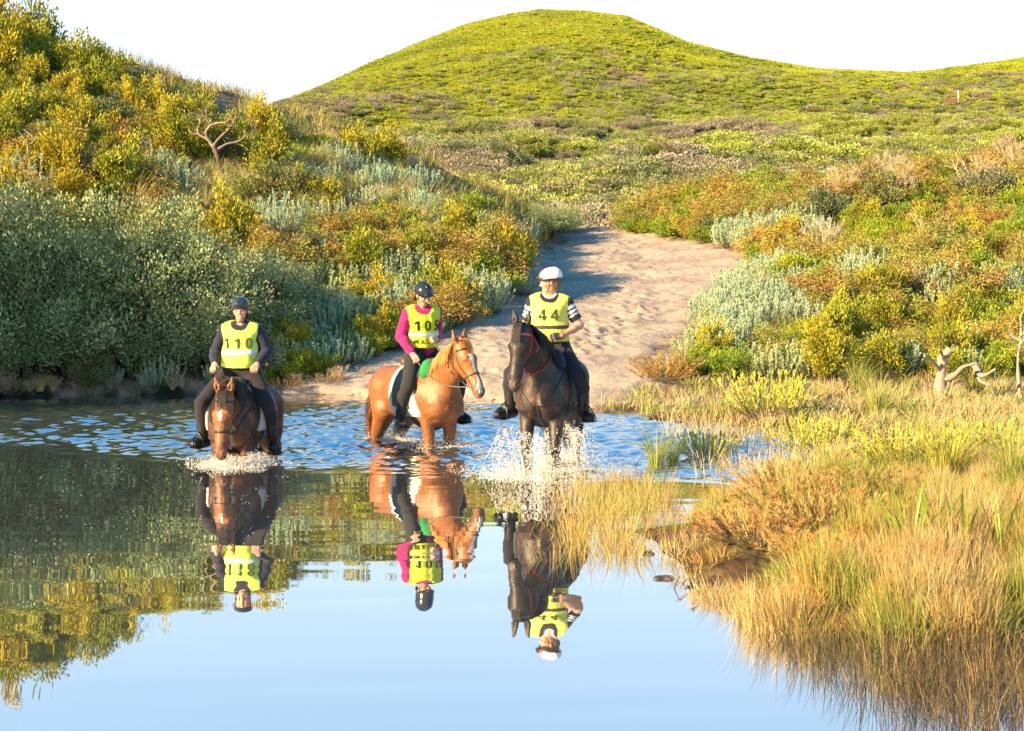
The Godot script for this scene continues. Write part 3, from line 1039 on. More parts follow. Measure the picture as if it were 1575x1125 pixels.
class Body:
	var X: Array[Transform3D] = []
	var A := PackedVector3Array()
	var BA := PackedVector3Array()
	var IL := PackedFloat32Array()
	var RA := PackedFloat32Array()
	var DR := PackedFloat32Array()
	var M := PackedFloat32Array()
	var K := PackedFloat32Array()
	var C := PackedColorArray()
	var cut := PackedByteArray()
	var all := PackedInt32Array()

	func cap(a: Vector3, b: Vector3, ra: float, rb: float, col: Color, k := 0.03, fr := Transform3D.IDENTITY, sq := Vector3.ONE, carve := false):
		var inv := fr.affine_inverse()
		var s := Vector3(1.0 / sq.x, 1.0 / sq.y, 1.0 / sq.z)
		X.append(Transform3D(Basis.from_scale(s), Vector3.ZERO) * inv)
		A.append(a * s)
		var ba := (b - a) * s
		BA.append(ba)
		IL.append(1.0 / maxf(ba.length_squared(), 1e-9))
		RA.append(ra)
		DR.append(rb - ra)
		M.append(minf(sq.x, minf(sq.y, sq.z)))
		K.append(k)
		C.append(col)
		cut.append(1 if carve else 0)
		all.append(all.size())

	func ball(p: Vector3, r: Vector3, col: Color, k := 0.03, fr := Transform3D.IDENTITY, carve := false):
		var g := minf(r.x, minf(r.y, r.z))
		cap(p, p, g, g, col, k, fr, r / g, carve)

	func one(i: int, p: Vector3) -> float:
		var q := X[i] * p - A[i]
		var t := clampf(q.dot(BA[i]) * IL[i], 0.0, 1.0)
		return ((q - BA[i] * t).length() - RA[i] - DR[i] * t) * M[i]

	func ev(p: Vector3, ids: PackedInt32Array, off := 0.0) -> float:
		var d := 9.0
		var c := -9.0
		for i in ids:
			var q := X[i] * p - A[i]
			var t := clampf(q.dot(BA[i]) * IL[i], 0.0, 1.0)
			var e := ((q - BA[i] * t).length() - RA[i] - DR[i] * t) * M[i]
			if cut[i]:
				c = maxf(c, -e)
			else:
				var h := K[i] - absf(d - e)
				d = minf(d, e)
				if h > 0.0: d -= h * h / (4.0 * K[i])
		return maxf(d - off, c)

	func grad(p: Vector3, ids: PackedInt32Array) -> Vector3:
		var e := 0.006
		return Vector3(ev(p + Vector3(e, 0, 0), ids) - ev(p - Vector3(e, 0, 0), ids), ev(p + Vector3(0, e, 0), ids) - ev(p - Vector3(0, e, 0), ids), ev(p + Vector3(0, 0, e), ids) - ev(p - Vector3(0, 0, e), ids)).normalized()

	func color(p: Vector3, ids: PackedInt32Array) -> Color:
		var ds := PackedFloat32Array()
		var lo := 9.0
		for i in ids:
			var e := 9.0 if cut[i] else one(i, p)
			ds.append(e)
			lo = minf(lo, e)
		var s := Color(0, 0, 0)
		var w := 0.0
		for k in ids.size():
			if ds[k] > 8.0: continue
			var g := 1.0 / pow(0.006 + ds[k] - lo, 2.0)
			s += C[ids[k]] * g
			w += g
		return s / w

	# lay a point on the surface, off metres above it
	func snap(p: Vector3, off: float) -> Vector3:
		for k in 3:
			var d := ev(p, all) - off
			p -= grad(p, all) * d * 0.9
		return p


const BN := 5


func net(S: Body, cell: float, lo: Vector3, hi: Vector3, mb: MB, off := 0.0, planes := [], paint = null, col := Color(-1, 0, 0), keep = null):
	var nb := Vector3i(((hi - lo) / (cell * BN)).ceil())
	var nx := nb.x * BN + 1
	var ny := nb.y * BN + 1
	var nzz := nb.z * BN + 1
	var sxy := nx * ny
	var val := PackedFloat32Array()
	val.resize(sxy * nzz)
	var idx := PackedInt32Array()
	idx.resize(sxy * nzz)
	idx.fill(-1)
	var rad := cell * BN * 0.88
	var k0 := mb.v.size()
	var cells := PackedInt32Array()
	var n_all := S.all.size()
	var act := []
	for bz in nb.z:
		for by in nb.y:
			for bx in nb.x:
				var c := lo + (Vector3(bx, by, bz) + Vector3(0.5, 0.5, 0.5)) * cell * BN
				var ids := PackedInt32Array()
				var solid := 0
				var best := 9.0
				var cuts := false
				for i in n_all:
					var e := S.one(i, c)
					if S.cut[i]:
						if e < rad:
							ids.append(i)
							cuts = true
					elif e < rad + S.K[i] + off:
						ids.append(i)
						solid += 1
						best = minf(best, e)
				if solid == 0 or best > rad + 0.03 + off: continue
				var dc := S.ev(c, ids, off)
				var du := best
				for pl in planes: dc = maxf(dc, pl.distance_to(c))
				if absf(dc) > rad: continue
				if ids.size() > 4:
					var few := PackedInt32Array()
					for i in ids:
						if S.cut[i] or S.one(i, c) < du + rad * 2.0 + S.K[i]: few.append(i)
					ids = few
				act.append([bx, by, bz, ids])
				for z in BN + 1:
					for y in BN + 1:
						var k := (bz * BN + z) * sxy + (by * BN + y) * nx + bx * BN
						var p := lo + Vector3(bx * BN, by * BN + y, bz * BN + z) * cell
						for x in BN + 1:
							var d := S.ev(p, ids, off)
							for pl in planes: d = maxf(d, pl.distance_to(p))
							val[k + x] = d if d != 0.0 else 1e-6
							p.x += cell
	for b in act:
		var ids: PackedInt32Array = b[3]
		for z in range(b[2] * BN, b[2] * BN + BN):
			for y in range(b[1] * BN, b[1] * BN + BN):
				for x in range(b[0] * BN, b[0] * BN + BN):
					var k := z * sxy + y * nx + x
					var v0 := val[k]; var v1 := val[k + 1]; var v2 := val[k + nx]; var v3 := val[k + nx + 1]
					var v4 := val[k + sxy]; var v5 := val[k + sxy + 1]; var v6 := val[k + sxy + nx]; var v7 := val[k + sxy + nx + 1]
					var s := v0 < 0.0
					if s == (v1 < 0.0) and s == (v2 < 0.0) and s == (v3 < 0.0) and s == (v4 < 0.0) and s == (v5 < 0.0) and s == (v6 < 0.0) and s == (v7 < 0.0): continue
					var acc := Vector3.ZERO
					var n := 0
					if (v0 < 0.0) != (v1 < 0.0): acc += Vector3(v0 / (v0 - v1), 0, 0); n += 1
					if (v2 < 0.0) != (v3 < 0.0): acc += Vector3(v2 / (v2 - v3), 1, 0); n += 1
					if (v4 < 0.0) != (v5 < 0.0): acc += Vector3(v4 / (v4 - v5), 0, 1); n += 1
					if (v6 < 0.0) != (v7 < 0.0): acc += Vector3(v6 / (v6 - v7), 1, 1); n += 1
					if (v0 < 0.0) != (v2 < 0.0): acc += Vector3(0, v0 / (v0 - v2), 0); n += 1
					if (v1 < 0.0) != (v3 < 0.0): acc += Vector3(1, v1 / (v1 - v3), 0); n += 1
					if (v4 < 0.0) != (v6 < 0.0): acc += Vector3(0, v4 / (v4 - v6), 1); n += 1
					if (v5 < 0.0) != (v7 < 0.0): acc += Vector3(1, v5 / (v5 - v7), 1); n += 1
					if (v0 < 0.0) != (v4 < 0.0): acc += Vector3(0, 0, v0 / (v0 - v4)); n += 1
					if (v1 < 0.0) != (v5 < 0.0): acc += Vector3(1, 0, v1 / (v1 - v5)); n += 1
					if (v2 < 0.0) != (v6 < 0.0): acc += Vector3(0, 1, v2 / (v2 - v6)); n += 1
					if (v3 < 0.0) != (v7 < 0.0): acc += Vector3(1, 1, v3 / (v3 - v7)); n += 1
					var p := lo + (Vector3(x, y, z) + acc / n) * cell
					if keep != null and not keep.call(p): continue
					idx[k] = mb.v.size()
					cells.append(k)
					mb.v.append(p)
					mb.n.append(Vector3(v1 + v3 + v5 + v7 - v0 - v2 - v4 - v6, v2 + v3 + v6 + v7 - v0 - v1 - v4 - v5, v4 + v5 + v6 + v7 - v0 - v1 - v2 - v3).normalized())
					var cc := col if col.r >= 0.0 else S.color(p, ids)
					mb.c.append(paint.call(p, cc) if paint != null else cc)
	for k in cells:
		var v0 := val[k] < 0.0
		for ax in 3:
			var e: int = [1, nx, sxy][ax]
			var o1: int = [nx, sxy, 1][ax]
			var o2: int = [sxy, 1, nx][ax]
			if k - o1 - o2 < 0: continue
			if v0 == (val[k + e] < 0.0): continue
			var a := idx[k]
			var b := idx[k - o1]
			var c := idx[k - o1 - o2]
			var d := idx[k - o2]
			if a < 0 or b < 0 or c < 0 or d < 0: continue
			if v0: mb.i.append_array(PackedInt32Array([a, c, b, a, d, c]))
			else: mb.i.append_array(PackedInt32Array([a, b, c, a, c, d]))


# a flat strap laid along points, its face turned along the normals
func ribbon(mb: MB, pts: PackedVector3Array, nrm: PackedVector3Array, wid: float, thick: float, col: Color):
	var k0 := mb.v.size()
	for a in pts.size():
		var t := (pts[mini(a + 1, pts.size() - 1)] - pts[maxi(a - 1, 0)]).normalized()
		var s := t.cross(nrm[a]).normalized()
		var u := s.cross(t).normalized()
		for q in [[-1, -1], [-1, 1], [1, 1], [1, -1]]:
			mb.v.append(pts[a] + s * q[0] * wid * 0.5 + u * q[1] * thick * 0.5)
			mb.n.append((s * q[0] + u * q[1]).normalized())
			mb.c.append(col)
	for a in pts.size() - 1:
		for s in 4:
			var p := k0 + a * 4
			var s2 := (s + 1) % 4
			mb.i.append_array(PackedInt32Array([p + s, p + 4 + s2, p + s2, p + s, p + 4 + s, p + 4 + s2]))


func strap(S: Body, way: Array, wid: float, off: float, col: Color, per := 5, fr := Transform3D.IDENTITY, mb: MB = null) -> MB:
	if mb == null: mb = MB.new()
	var q := []
	for w in way: q.append(fr * w)
	var raw := spline(q, per)
	var pts := PackedVector3Array()
	var ns := PackedVector3Array()
	for p in raw:
		var s := S.snap(p, off)
		pts.append(s)
		ns.append(S.grad(s, S.all))
	ribbon(mb, pts, ns, wid, 0.006, col)
	return mb


func sphere_mb(mb: MB, c: Vector3, r: Vector3, col: Color, n := 10):
	var k0 := mb.v.size()
	for a in n + 1:
		for b in n * 2:
			var th := PI * a / n
			var ph := PI * b / n
			var u := Vector3(sin(th) * cos(ph), cos(th), sin(th) * sin(ph))
			mb.v.append(c + u * r)
			mb.n.append((u / r).normalized())
			mb.c.append(col)
	for a in n:
		for b in n * 2:
			var b2 := (b + 1) % (n * 2)
			var p := k0 + a * n * 2
			mb.i.append_array(PackedInt32Array([p + b, p + n * 2 + b2, p + b2, p + b, p + n * 2 + b, p + n * 2 + b2]))


func strand(mb: MB, pts: PackedVector3Array, wid: float, col: Color, face: Vector3):
	var n := pts.size()
	for a in n - 1:
		var t := (pts[a + 1] - pts[a]).normalized()
		var s := t.cross(face).normalized()
		var w0 := wid * (1.0 - 0.8 * a / (n - 1.0))
		var w1 := wid * (1.0 - 0.8 * (a + 1) / (n - 1.0))
		mb.quad4(pts[a] - s * w0, pts[a] + s * w0, pts[a + 1] + s * w1, pts[a + 1] - s * w1, col)


func hand_prims(S: Body, wrist: Vector3, fwd: Vector3, back: Vector3, thumb: float, col: Color, k := 0.008) -> Transform3D:
	# fwd: from the wrist towards the knuckles; back: out of the back of the hand; thumb: +1 or -1 along x
	var y := fwd.normalized()
	var z := (back - y * back.dot(y)).normalized()
	var x := y.cross(z)
	var fr := Transform3D(Basis(x, y, z), wrist + y * 0.05)
	for f in 4:
		var fx := (0.028 - 0.019 * f) * thumb
		var ln: float = [0.95, 1.05, 1.0, 0.82][f]
		S.cap(Vector3(fx * 0.6, -0.05, 0), Vector3(fx, 0.035, 0), 0.016, 0.0125, col, 0.014, fr)
		S.cap(Vector3(fx, 0.035, 0), Vector3(fx, 0.035 + 0.034 * ln, -0.014), 0.0105, 0.0095, col, k * 0.4, fr)
		S.cap(Vector3(fx, 0.035 + 0.034 * ln, -0.014), Vector3(fx, 0.030 + 0.030 * ln, -0.044), 0.0095, 0.0088, col, k * 0.3, fr)
		S.cap(Vector3(fx, 0.030 + 0.030 * ln, -0.044), Vector3(fx, 0.022 + 0.012 * ln, -0.050), 0.0088, 0.0078, col, k * 0.3, fr)
	S.cap(Vector3(0.022 * thumb, -0.03, -0.006), Vector3(0.044 * thumb, 0.004, -0.022), 0.016, 0.0125, col, 0.012, fr)
	S.cap(Vector3(0.044 * thumb, 0.004, -0.022), Vector3(0.040 * thumb, 0.034, -0.036), 0.0115, 0.0095, col, 0.004, fr)
	S.cap(Vector3(0.040 * thumb, 0.034, -0.036), Vector3(0.026 * thumb, 0.052, -0.042), 0.0095, 0.008, col, 0.003, fr)
	return fr


# ---------------------------------------------------------------- horses

func leg_prims(S: Body, j: Array, r: Array, col: Array, hoof: Color):
	for k in j.size() - 1:
		S.cap(j[k], j[k + 1], r[k], r[k + 1], col[k], 0.05 if k == 0 else 0.022)
	var e: Vector3 = j[j.size() - 1]
	var b: Vector3 = j[j.size() - 2]
	var d := (e - b).normalized()
	S.cap(e, e + d * 0.055 + Vector3(0, 0, 0.01), 0.043, 0.058, hoof, 0.008)


func make_horse(cfg: Dictionary) -> Dictionary:
	var S := Body.new()
	var coat: Color = cfg.coat
	var dark: Color = cfg.dark
	# trunk
	S.cap(Vector3(0, 1.17, -0.58), Vector3(0, 1.16, -0.1), 0.285, 0.30, coat, 0.1, Transform3D.IDENTITY, Vector3(0.93, 1, 1))
	S.cap(Vector3(0, 1.13, -0.1), Vector3(0, 1.11, 0.30), 0.335, 0.34, coat, 0.1, Transform3D.IDENTITY, Vector3(0.90, 1, 1))
	S.cap(Vector3(0, 1.11, 0.30), Vector3(0, 1.12, 0.50), 0.34, 0.27, coat, 0.1, Transform3D.IDENTITY, Vector3(0.84, 1, 1))
	S.cap(Vector3(0, 1.37, 0.12), Vector3(0, 1.40, 0.46), 0.10, 0.10, coat, 0.12, Transform3D.IDENTITY, Vector3(0.75, 1, 1))
	for s in [-1.0, 1.0]:
		S.cap(Vector3(0.11 * s, 1.2, 0.42), Vector3(0.125 * s, 1.0, 0.60), 0.15, 0.115, coat, 0.06)
		S.ball(Vector3(0.095 * s, 1.06, 0.66), Vector3(0.10, 0.13, 0.10), cfg.get("chest", coat), 0.05)
		S.cap(Vector3(0.185 * s, 1.12, 0.50), Vector3(0.20 * s, 0.93, 0.40), 0.062, 0.055, coat, 0.03)
		S.cap(Vector3(0.15 * s, 1.33, 0.36), Vector3(0.185 * s, 1.08, 0.62), 0.05, 0.05, coat, 0.035)
		S.cap(Vector3(0.05 * s, 1.02, 0.72), Vector3(0.09 * s, 0.90, 0.60), 0.06, 0.06, cfg.get("chest", coat), 0.03)
		S.cap(Vector3(0.20 * s, 1.27, -0.38), Vector3(0.215 * s, 1.02, -0.58), 0.06, 0.07, coat, 0.05)
		S.cap(Vector3(0.13 * s, 1.2, -0.55), Vector3(0.16 * s, 0.95, -0.50), 0.19, 0.15, coat, 0.07)
	# legs
	for s in [-1.0, 1.0]:
		var f: Array = cfg.front[0 if s < 0 else 1]
		var fj := [Vector3(0.155 * s, 0.95, 0.47)]
		for p in f: fj.append(Vector3(p[0] * s, p[1], p[2]))
		leg_prims(S, fj, [0.098, 0.056, 0.052, 0.034, 0.041, 0.039], [coat, cfg.get("foreleg", dark), dark, dark, dark], cfg.hoof)
		leg_prims(S, [Vector3(0.17 * s, 0.93, -0.46), Vector3(0.155 * s, 0.56, -0.72), Vector3(0.15 * s, 0.50, -0.74), Vector3(0.15 * s, 0.2, -0.70), Vector3(0.15 * s, 0.17, -0.69), Vector3(0.15 * s, 0.075, -0.63)], [0.15, 0.062, 0.055, 0.038, 0.045, 0.04], [coat, dark, dark, dark, dark], cfg.hoof)
	# neck
	var poll: Vector3 = cfg.poll
	var dir: Vector3 = (cfg.muzzle - poll).normalized()
	var w := Vector3(sin(cfg.turn), 0, cos(cfg.turn))
	w = (w - dir * w.dot(dir)).normalized()
	var hs: float = cfg.get("head_size", 1.06)
	var hf := Transform3D(Basis(dir.cross(w) * hs, dir * hs, w * hs), poll)
	var n0 := Vector3(0, 1.22, 0.42)
	var n1: Vector3 = cfg.neck
	var n2 := hf * Vector3(0, 0.06, -0.07)
	S.cap(n0, n1, 0.25, 0.175, coat, 0.12, Transform3D.IDENTITY, Vector3(0.66, 1, 1))
	S.cap(n1, n2, 0.175, 0.105, coat, 0.08, Transform3D.IDENTITY, Vector3(0.66, 1, 1))
	S.cap(Vector3(0, 1.40, 0.42), n1 + Vector3(0, 0.09, -0.03), 0.09, 0.09, coat, 0.07, Transform3D.IDENTITY, Vector3(0.6, 1, 1))
	# head
	var face: Color = cfg.face
	var muz: Color = cfg.muz
	S.cap(Vector3(0, 0.02, -0.03), Vector3(0, 0.20, -0.005), 0.085, 0.092, face, 0.04, hf, Vector3(0.92, 1, 1))
	S.cap(Vector3(0, 0.20, -0.005), Vector3(0, 0.46, 0.0), 0.085, 0.056, face, 0.03, hf, Vector3(0.9, 1, 1))
	S.cap(Vector3(0, 0.46, 0.0), Vector3(0, 0.565, -0.015), 0.058, 0.053, muz, 0.03, hf, Vector3(0.98, 1, 1))
	S.cap(Vector3(0, 0.11, -0.10), Vector3(0, 0.26, -0.10), 0.095, 0.07, face, 0.03, hf, Vector3(0.72, 1, 1))
	S.cap(Vector3(0, 0.26, -0.09), Vector3(0, 0.52, -0.055), 0.06, 0.035, face, 0.03, hf, Vector3(0.75, 1, 1))
	S.ball(Vector3(0, 0.555, -0.05), Vector3(0.032, 0.03, 0.03), muz, 0.02, hf)
	for s in [-1.0, 1.0]:
		S.ball(Vector3(0.048 * s, 0.14, -0.10), Vector3(0.035, 0.09, 0.085), face, 0.03, hf)
		S.cap(Vector3(0.052 * s, 0.165, 0.055), Vector3(0.078 * s, 0.185, 0.03), 0.022, 0.026, face, 0.03, hf)
		S.cap(Vector3(0.055 * s, 0.27, -0.01), Vector3(0.04 * s, 0.42, 0.0), 0.022, 0.018, face, 0.03, hf)
		S.ball(Vector3(0.036 * s, 0.545, 0.018), Vector3(0.026, 0.035, 0.024), muz, 0.02, hf)
		S.ball(Vector3(0.047 * s, 0.555, 0.035), Vector3(0.013, 0.021, 0.018), Color(0.01, 0.008, 0.008), 0.01, hf, true)
		S.ball(Vector3(0.086 * s, 0.195, 0.032), Vector3(0.014, 0.017, 0.012), dark, 0.01, hf, true)
		var er: Vector3 = Vector3(0.05 * s, -0.02, -0.01)
		var et: Vector3 = er + Vector3(0.035 * s, -0.155, 0.02 + cfg.ears)
		S.cap(er, er.lerp(et, 0.45), 0.026, 0.034, cfg.get("ear", face), 0.012, hf, Vector3(1, 1, 0.75))
		S.cap(er.lerp(et, 0.45), et, 0.034, 0.006, cfg.get("ear", face), 0.012, hf, Vector3(1, 1, 0.75))
		S.cap(er.lerp(et, 0.28) + Vector3(0, 0, 0.028), er.lerp(et, 0.78) + Vector3(0, 0, 0.022), 0.014, 0.010, dark, 0.01, hf, Vector3.ONE, true)
	S.cap(Vector3(-0.03, 0.585, -0.028), Vector3(0.03, 0.585, -0.028), 0.004, 0.004, dark, 0.01, hf, Vector3.ONE, true)

	var at := thing("horse", Vector3(cfg.x, -cfg.depth, -cfg.d), cfg.yaw)
	var inv := hf.affine_inverse()
	var spots := FastNoiseLite.new()
	spots.seed = cfg.seed
	spots.frequency = 5.0
	var paint := func(p: Vector3, c: Color) -> Color:
		var q: Vector3 = inv * p
		c *= 1.0 + 0.34 * spots.get_noise_3d(p.x, p.y, p.z) + 0.12 * spots.get_noise_3d(p.x * 6.0, p.y * 2.0, p.z * 6.0)
		if cfg.has("patch"):
			var u: float = spots.get_noise_3d(p.x * 1.1, p.y * 0.7, p.z * 1.1)
			c = c.lerp(cfg.patch, smoothstep(0.05, 0.35, u) * (0.75 if p.y < 1.3 and p.z > 0.2 else 0.12))
		if q.y > -0.05 and q.y < 0.62 and q.z > 0.02:
			if cfg.blaze == 1 and absf(q.x) < 0.016 * (1.0 - absf(q.y - 0.2) / 0.07) and q.z > 0.05: c = Color(0.75, 0.72, 0.68)
			if cfg.blaze == 2 and q.z > 0.035 and q.y > 0.13 and absf(q.x - 0.006 - 0.02 * smoothstep(0.4, 0.56, q.y)) < 0.012 + 0.016 * (1.0 - smoothstep(0.14, 0.3, q.y)) + 0.028 * smoothstep(0.42, 0.54, q.y): c = Color(0.78, 0.74, 0.70)
		if cfg.has("eye_ring"):
			for s in [-1.0, 1.0]:
				if q.distance_to(Vector3(0.082 * s, 0.19, 0.03)) < 0.035: c = c.lerp(dark, 0.6)
		return c
	var mb := MB.new()
	var hl := hf * Vector3(0, 0.26, -0.03)
	var box := Vector3(0.24, 0.48, 0.36)
	var in_head := func(p: Vector3, more: float) -> bool:
		var q: Vector3 = inv * p
		return q.y > -0.21 + more and absf(q.x) < 0.17 - more and q.z > -0.23 + more and q.z < 0.17 - more
	net(S, 0.021, Vector3(-0.45, 0.0, -1.05), Vector3(0.45, maxf(1.7, maxf(n1.y, poll.y) + 0.2), 1.25), mb, 0.0, [], paint, Color(-1, 0, 0), func(p): return not in_head.call(p, 0.012))
	net(S, 0.0118, hl - box, hl + box, mb, 0.0, [], paint, Color(-1, 0, 0), func(p): return in_head.call(p, 0.0))
	var lumps := FastNoiseLite.new()
	lumps.seed = 4
	lumps.frequency = 6.0
	crumple(mb, lumps, 0.007)
	var m := vmat(cfg.rough, Color(1, 1, 1), 0.0, 0.5)
	m.clearcoat_enabled = true
	m.clearcoat = 0.08
	m.clearcoat_roughness = 0.42
	m.albedo_texture = mats.coat
	m.heightmap_enabled = true
	m.heightmap_texture = mats.hairs
	m.heightmap_scale = 0.1
	m.uv1_triplanar = true
	m.uv1_scale = Vector3(5.0, 2.2, 5.0)
	part("body", mb.mesh(), m, at)
	# eyes
	for s in [-1.0, 1.0]:
		var e := MB.new()
		sphere_mb(e, hf * Vector3(0.075 * s, 0.195, 0.024), Vector3(0.017, 0.017, 0.017), Color(0.012, 0.008, 0.006), 6)
		part("eye", e.mesh(), mats.eye, at)
	# mane, forelock and tail
	var hair := RandomNumberGenerator.new()
	hair.seed = cfg.seed
	var crest := spline([Vector3(0, 1.49, 0.46), n1 + Vector3(0, 0.16, -0.08) * Vector3(1, cfg.get("crest_up", 1.0), 1), hf * Vector3(0, -0.045, -0.07)], 12)
	var ma := MB.new()
	for k in 380:
		var u := hair.randf() * (crest.size() - 1)
		var i := mini(int(u), crest.size() - 2)
		var p := S.snap(crest[i].lerp(crest[i + 1], u - i), 0.004)
		var sd: float = cfg.mane_side if hair.randf() < 0.93 else -cfg.mane_side
		var pts := PackedVector3Array([p])
		var len: float = hair.randf_range(0.10, 0.26) * cfg.mane_len
		var v := Vector3(sd * 0.5, 0.9, 0)
		for s in 5:
			v = (v + Vector3(sd * 0.16 + hair.randfn() * 0.10, -0.95, hair.randfn() * 0.14)).normalized()
			p += v * len / 4.0
			if S.ev(p, S.all) < 0.008: p = S.snap(p, 0.008 + hair.randf() * 0.012)
			pts.append(p)
		strand(ma, pts, 0.0065, cfg.mane * hair.randf_range(0.6, 1.4), Vector3(sd, 0.25, 0.2))
	part("mane", ma.mesh(), mats.hair, at)
	var fo := MB.new()
	for k in 110:
		var p := hf * Vector3(hair.randf_range(-0.035, 0.035), -0.05, -0.02)
		var e := hf * Vector3(hair.randf_range(-0.05, 0.05), hair.randf_range(0.06, 0.16) * cfg.mane_len, 0.10)
		var mdl := hf * Vector3(hair.randf_range(-0.045, 0.045), -0.035, 0.085)
		var pts := spline([p, mdl, e], 3)
		for i in range(2, pts.size()): if S.ev(pts[i], S.all) < 0.006: pts[i] = S.snap(pts[i], 0.008)
		strand(fo, pts, 0.0045, cfg.mane * hair.randf_range(0.6, 1.4), hf.basis.z.normalized())
	part("forelock", fo.mesh(), mats.hair, at)
	var ta := MB.new()
	for k in 420:
		var p := Vector3(hair.randfn() * 0.02, 1.30, -0.83)
		var e := Vector3(hair.randfn() * 0.045, hair.randf_range(0.35, 0.6), -0.99 + hair.randfn() * 0.05)
		var pts := spline([p, Vector3(p.x * 1.2 + hair.randfn() * 0.02, 1.22, -0.95), Vector3(e.x, 0.9, -1.0 + hair.randfn() * 0.035), e], 3)
		strand(ta, pts, 0.008, cfg.tail * hair.randf_range(0.65, 1.35), Vector3(hair.randfn(), 0, -1).normalized())
	part("tail", ta.mesh(), mats.hair, at)

	# bridle
	var br: Color = cfg.bridle
	var bridle := Node3D.new()
	bridle.name = "bridle"
	at.add_child(bridle)
	var o := 0.006
	var bit := [hf * Vector3(-0.066, 0.47, -0.04), hf * Vector3(0.066, 0.47, -0.04)]
	part("browband", strap(S, [Vector3(-0.085, 0.055, -0.03), Vector3(-0.06, 0.06, 0.06), Vector3(0, 0.065, 0.09), Vector3(0.06, 0.06, 0.06), Vector3(0.085, 0.055, -0.03)], 0.026 if cfg.style == 3 else 0.018, o, cfg.brow, 5, hf).mesh(), mats.strap, bridle)
	for s in [-1.0, 1.0]:
		part("cheek_strap", strap(S, [Vector3(0.0, -0.045, -0.07), Vector3(0.07 * s, -0.01, -0.06), Vector3(0.09 * s, 0.08, -0.05), Vector3(0.085 * s, 0.24, -0.06), Vector3(0.066 * s, 0.46, -0.04)], 0.018, o, br, 5, hf).mesh(), mats.strap, bridle)
		var ring := MB.new()
		var c: Vector3 = bit[0 if s < 0 else 1]
		var rp := PackedVector3Array()
		var rr := PackedFloat32Array()
		for k in 13:
			rp.append(c + hf.basis * Vector3(0.012 * s, sin(TAU * k / 12.0) * 0.032, cos(TAU * k / 12.0) * 0.032))
			rr.append(0.0045)
		tube(ring, rp, rr, Color(0.6, 0.6, 0.58), 5, false)
		part("bit_ring", ring.mesh(), mats.steel, bridle)
	part("noseband", strap(S, [Vector3(-0.07, 0.35, -0.10), Vector3(-0.09, 0.35, -0.02), Vector3(-0.05, 0.355, 0.07), Vector3(0, 0.355, 0.09), Vector3(0.05, 0.355, 0.07), Vector3(0.09, 0.35, -0.02), Vector3(0.07, 0.35, -0.10), Vector3(0.0, 0.35, -0.13), Vector3(-0.07, 0.35, -0.10)], 0.022, o, cfg.nose, 4, hf).mesh(), mats.strap, bridle)
	part("throat_strap", strap(S, [Vector3(-0.085, 0.04, -0.06), Vector3(-0.09, 0.16, -0.16), Vector3(0, 0.2, -0.2), Vector3(0.09, 0.16, -0.16), Vector3(0.085, 0.04, -0.06)], 0.014, o, br, 4, hf).mesh(), mats.strap, bridle)
	# breastplate
	if cfg.style != 2:
		var bp := strap(S, [Vector3(-0.22, 1.36, 0.40), Vector3(-0.22, 1.2, 0.66), Vector3(-0.09, 1.02, 0.80), Vector3(0, 0.99, 0.82), Vector3(0.09, 1.02, 0.80), Vector3(0.22, 1.2, 0.66), Vector3(0.22, 1.36, 0.40)], 0.024, 0.008, cfg.breast, 7)
		strap(S, [Vector3(0, 0.99, 0.82), Vector3(0, 0.86, 0.66), Vector3(0, 0.76, 0.42)], 0.022, 0.008, cfg.breast, 4, Transform3D.IDENTITY, bp)
		part("breastplate", bp.mesh(), mats.strap, at)
	# saddle cloth: a thick sheet over the back; then the saddle
	var T := Body.new()
	for i in 5:
		T.X.append(S.X[i]); T.A.append(S.A[i]); T.BA.append(S.BA[i]); T.IL.append(S.IL[i]); T.RA.append(S.RA[i]); T.DR.append(S.DR[i]); T.M.append(S.M[i]); T.K.append(S.K[i]); T.C.append(S.C[i]); T.cut.append(0); T.all.append(i)
	for i in [5, 8]:
		T.X.append(S.X[i]); T.A.append(S.A[i]); T.BA.append(S.BA[i]); T.IL.append(S.IL[i]); T.RA.append(S.RA[i]); T.DR.append(S.DR[i]); T.M.append(S.M[i]); T.K.append(S.K[i]); T.C.append(S.C[i]); T.cut.append(0); T.all.append(T.all.size())
	var pad := MB.new()
	net(T, 0.022, Vector3(-0.45, 0.9, -0.5), Vector3(0.45, 1.62, 0.62), pad, 0.028, [Plane(Vector3(0, -1, 0), -cfg.pad_low), Plane(Vector3(0, 0.32, 1).normalized(), 0.755), Plane(Vector3(0, 0, -1), cfg.get("pad_back", 0.2))], null, cfg.pad)
	part("saddle_cloth", pad.mesh(), mats.cloth, at)
	var sad := MB.new()
	net(T, 0.022, Vector3(-0.5, 1.0, -0.4), Vector3(0.5, 1.66, 0.6), sad, 0.05, [Plane(Vector3(0, -1, 0), -(cfg.pad_low + 0.12)), Plane(Vector3(0, 0.38, 1).normalized(), 0.70), Plane(Vector3(0, 0, -1), cfg.get("pad_back", 0.2) - 0.1)], null, cfg.saddle)
	var U := Body.new()
	U.cap(Vector3(-0.06, 1.53, 0.36), Vector3(0.06, 1.53, 0.36), 0.05, 0.05, cfg.saddle, 0.05)
	U.cap(Vector3(0, 1.50, 0.34), Vector3(0, 1.47, -0.1), 0.08, 0.10, cfg.saddle, 0.06, Transform3D.IDENTITY, Vector3(1.5, 1, 1))
	U.cap(Vector3(-0.09, 1.54, -0.16), Vector3(0.09, 1.54, -0.16), 0.05, 0.05, cfg.saddle, 0.06)
	net(U, 0.02, Vector3(-0.25, 1.3, -0.3), Vector3(0.25, 1.7, 0.5), sad)
	part("saddle", sad.mesh(), mats.leather, at)
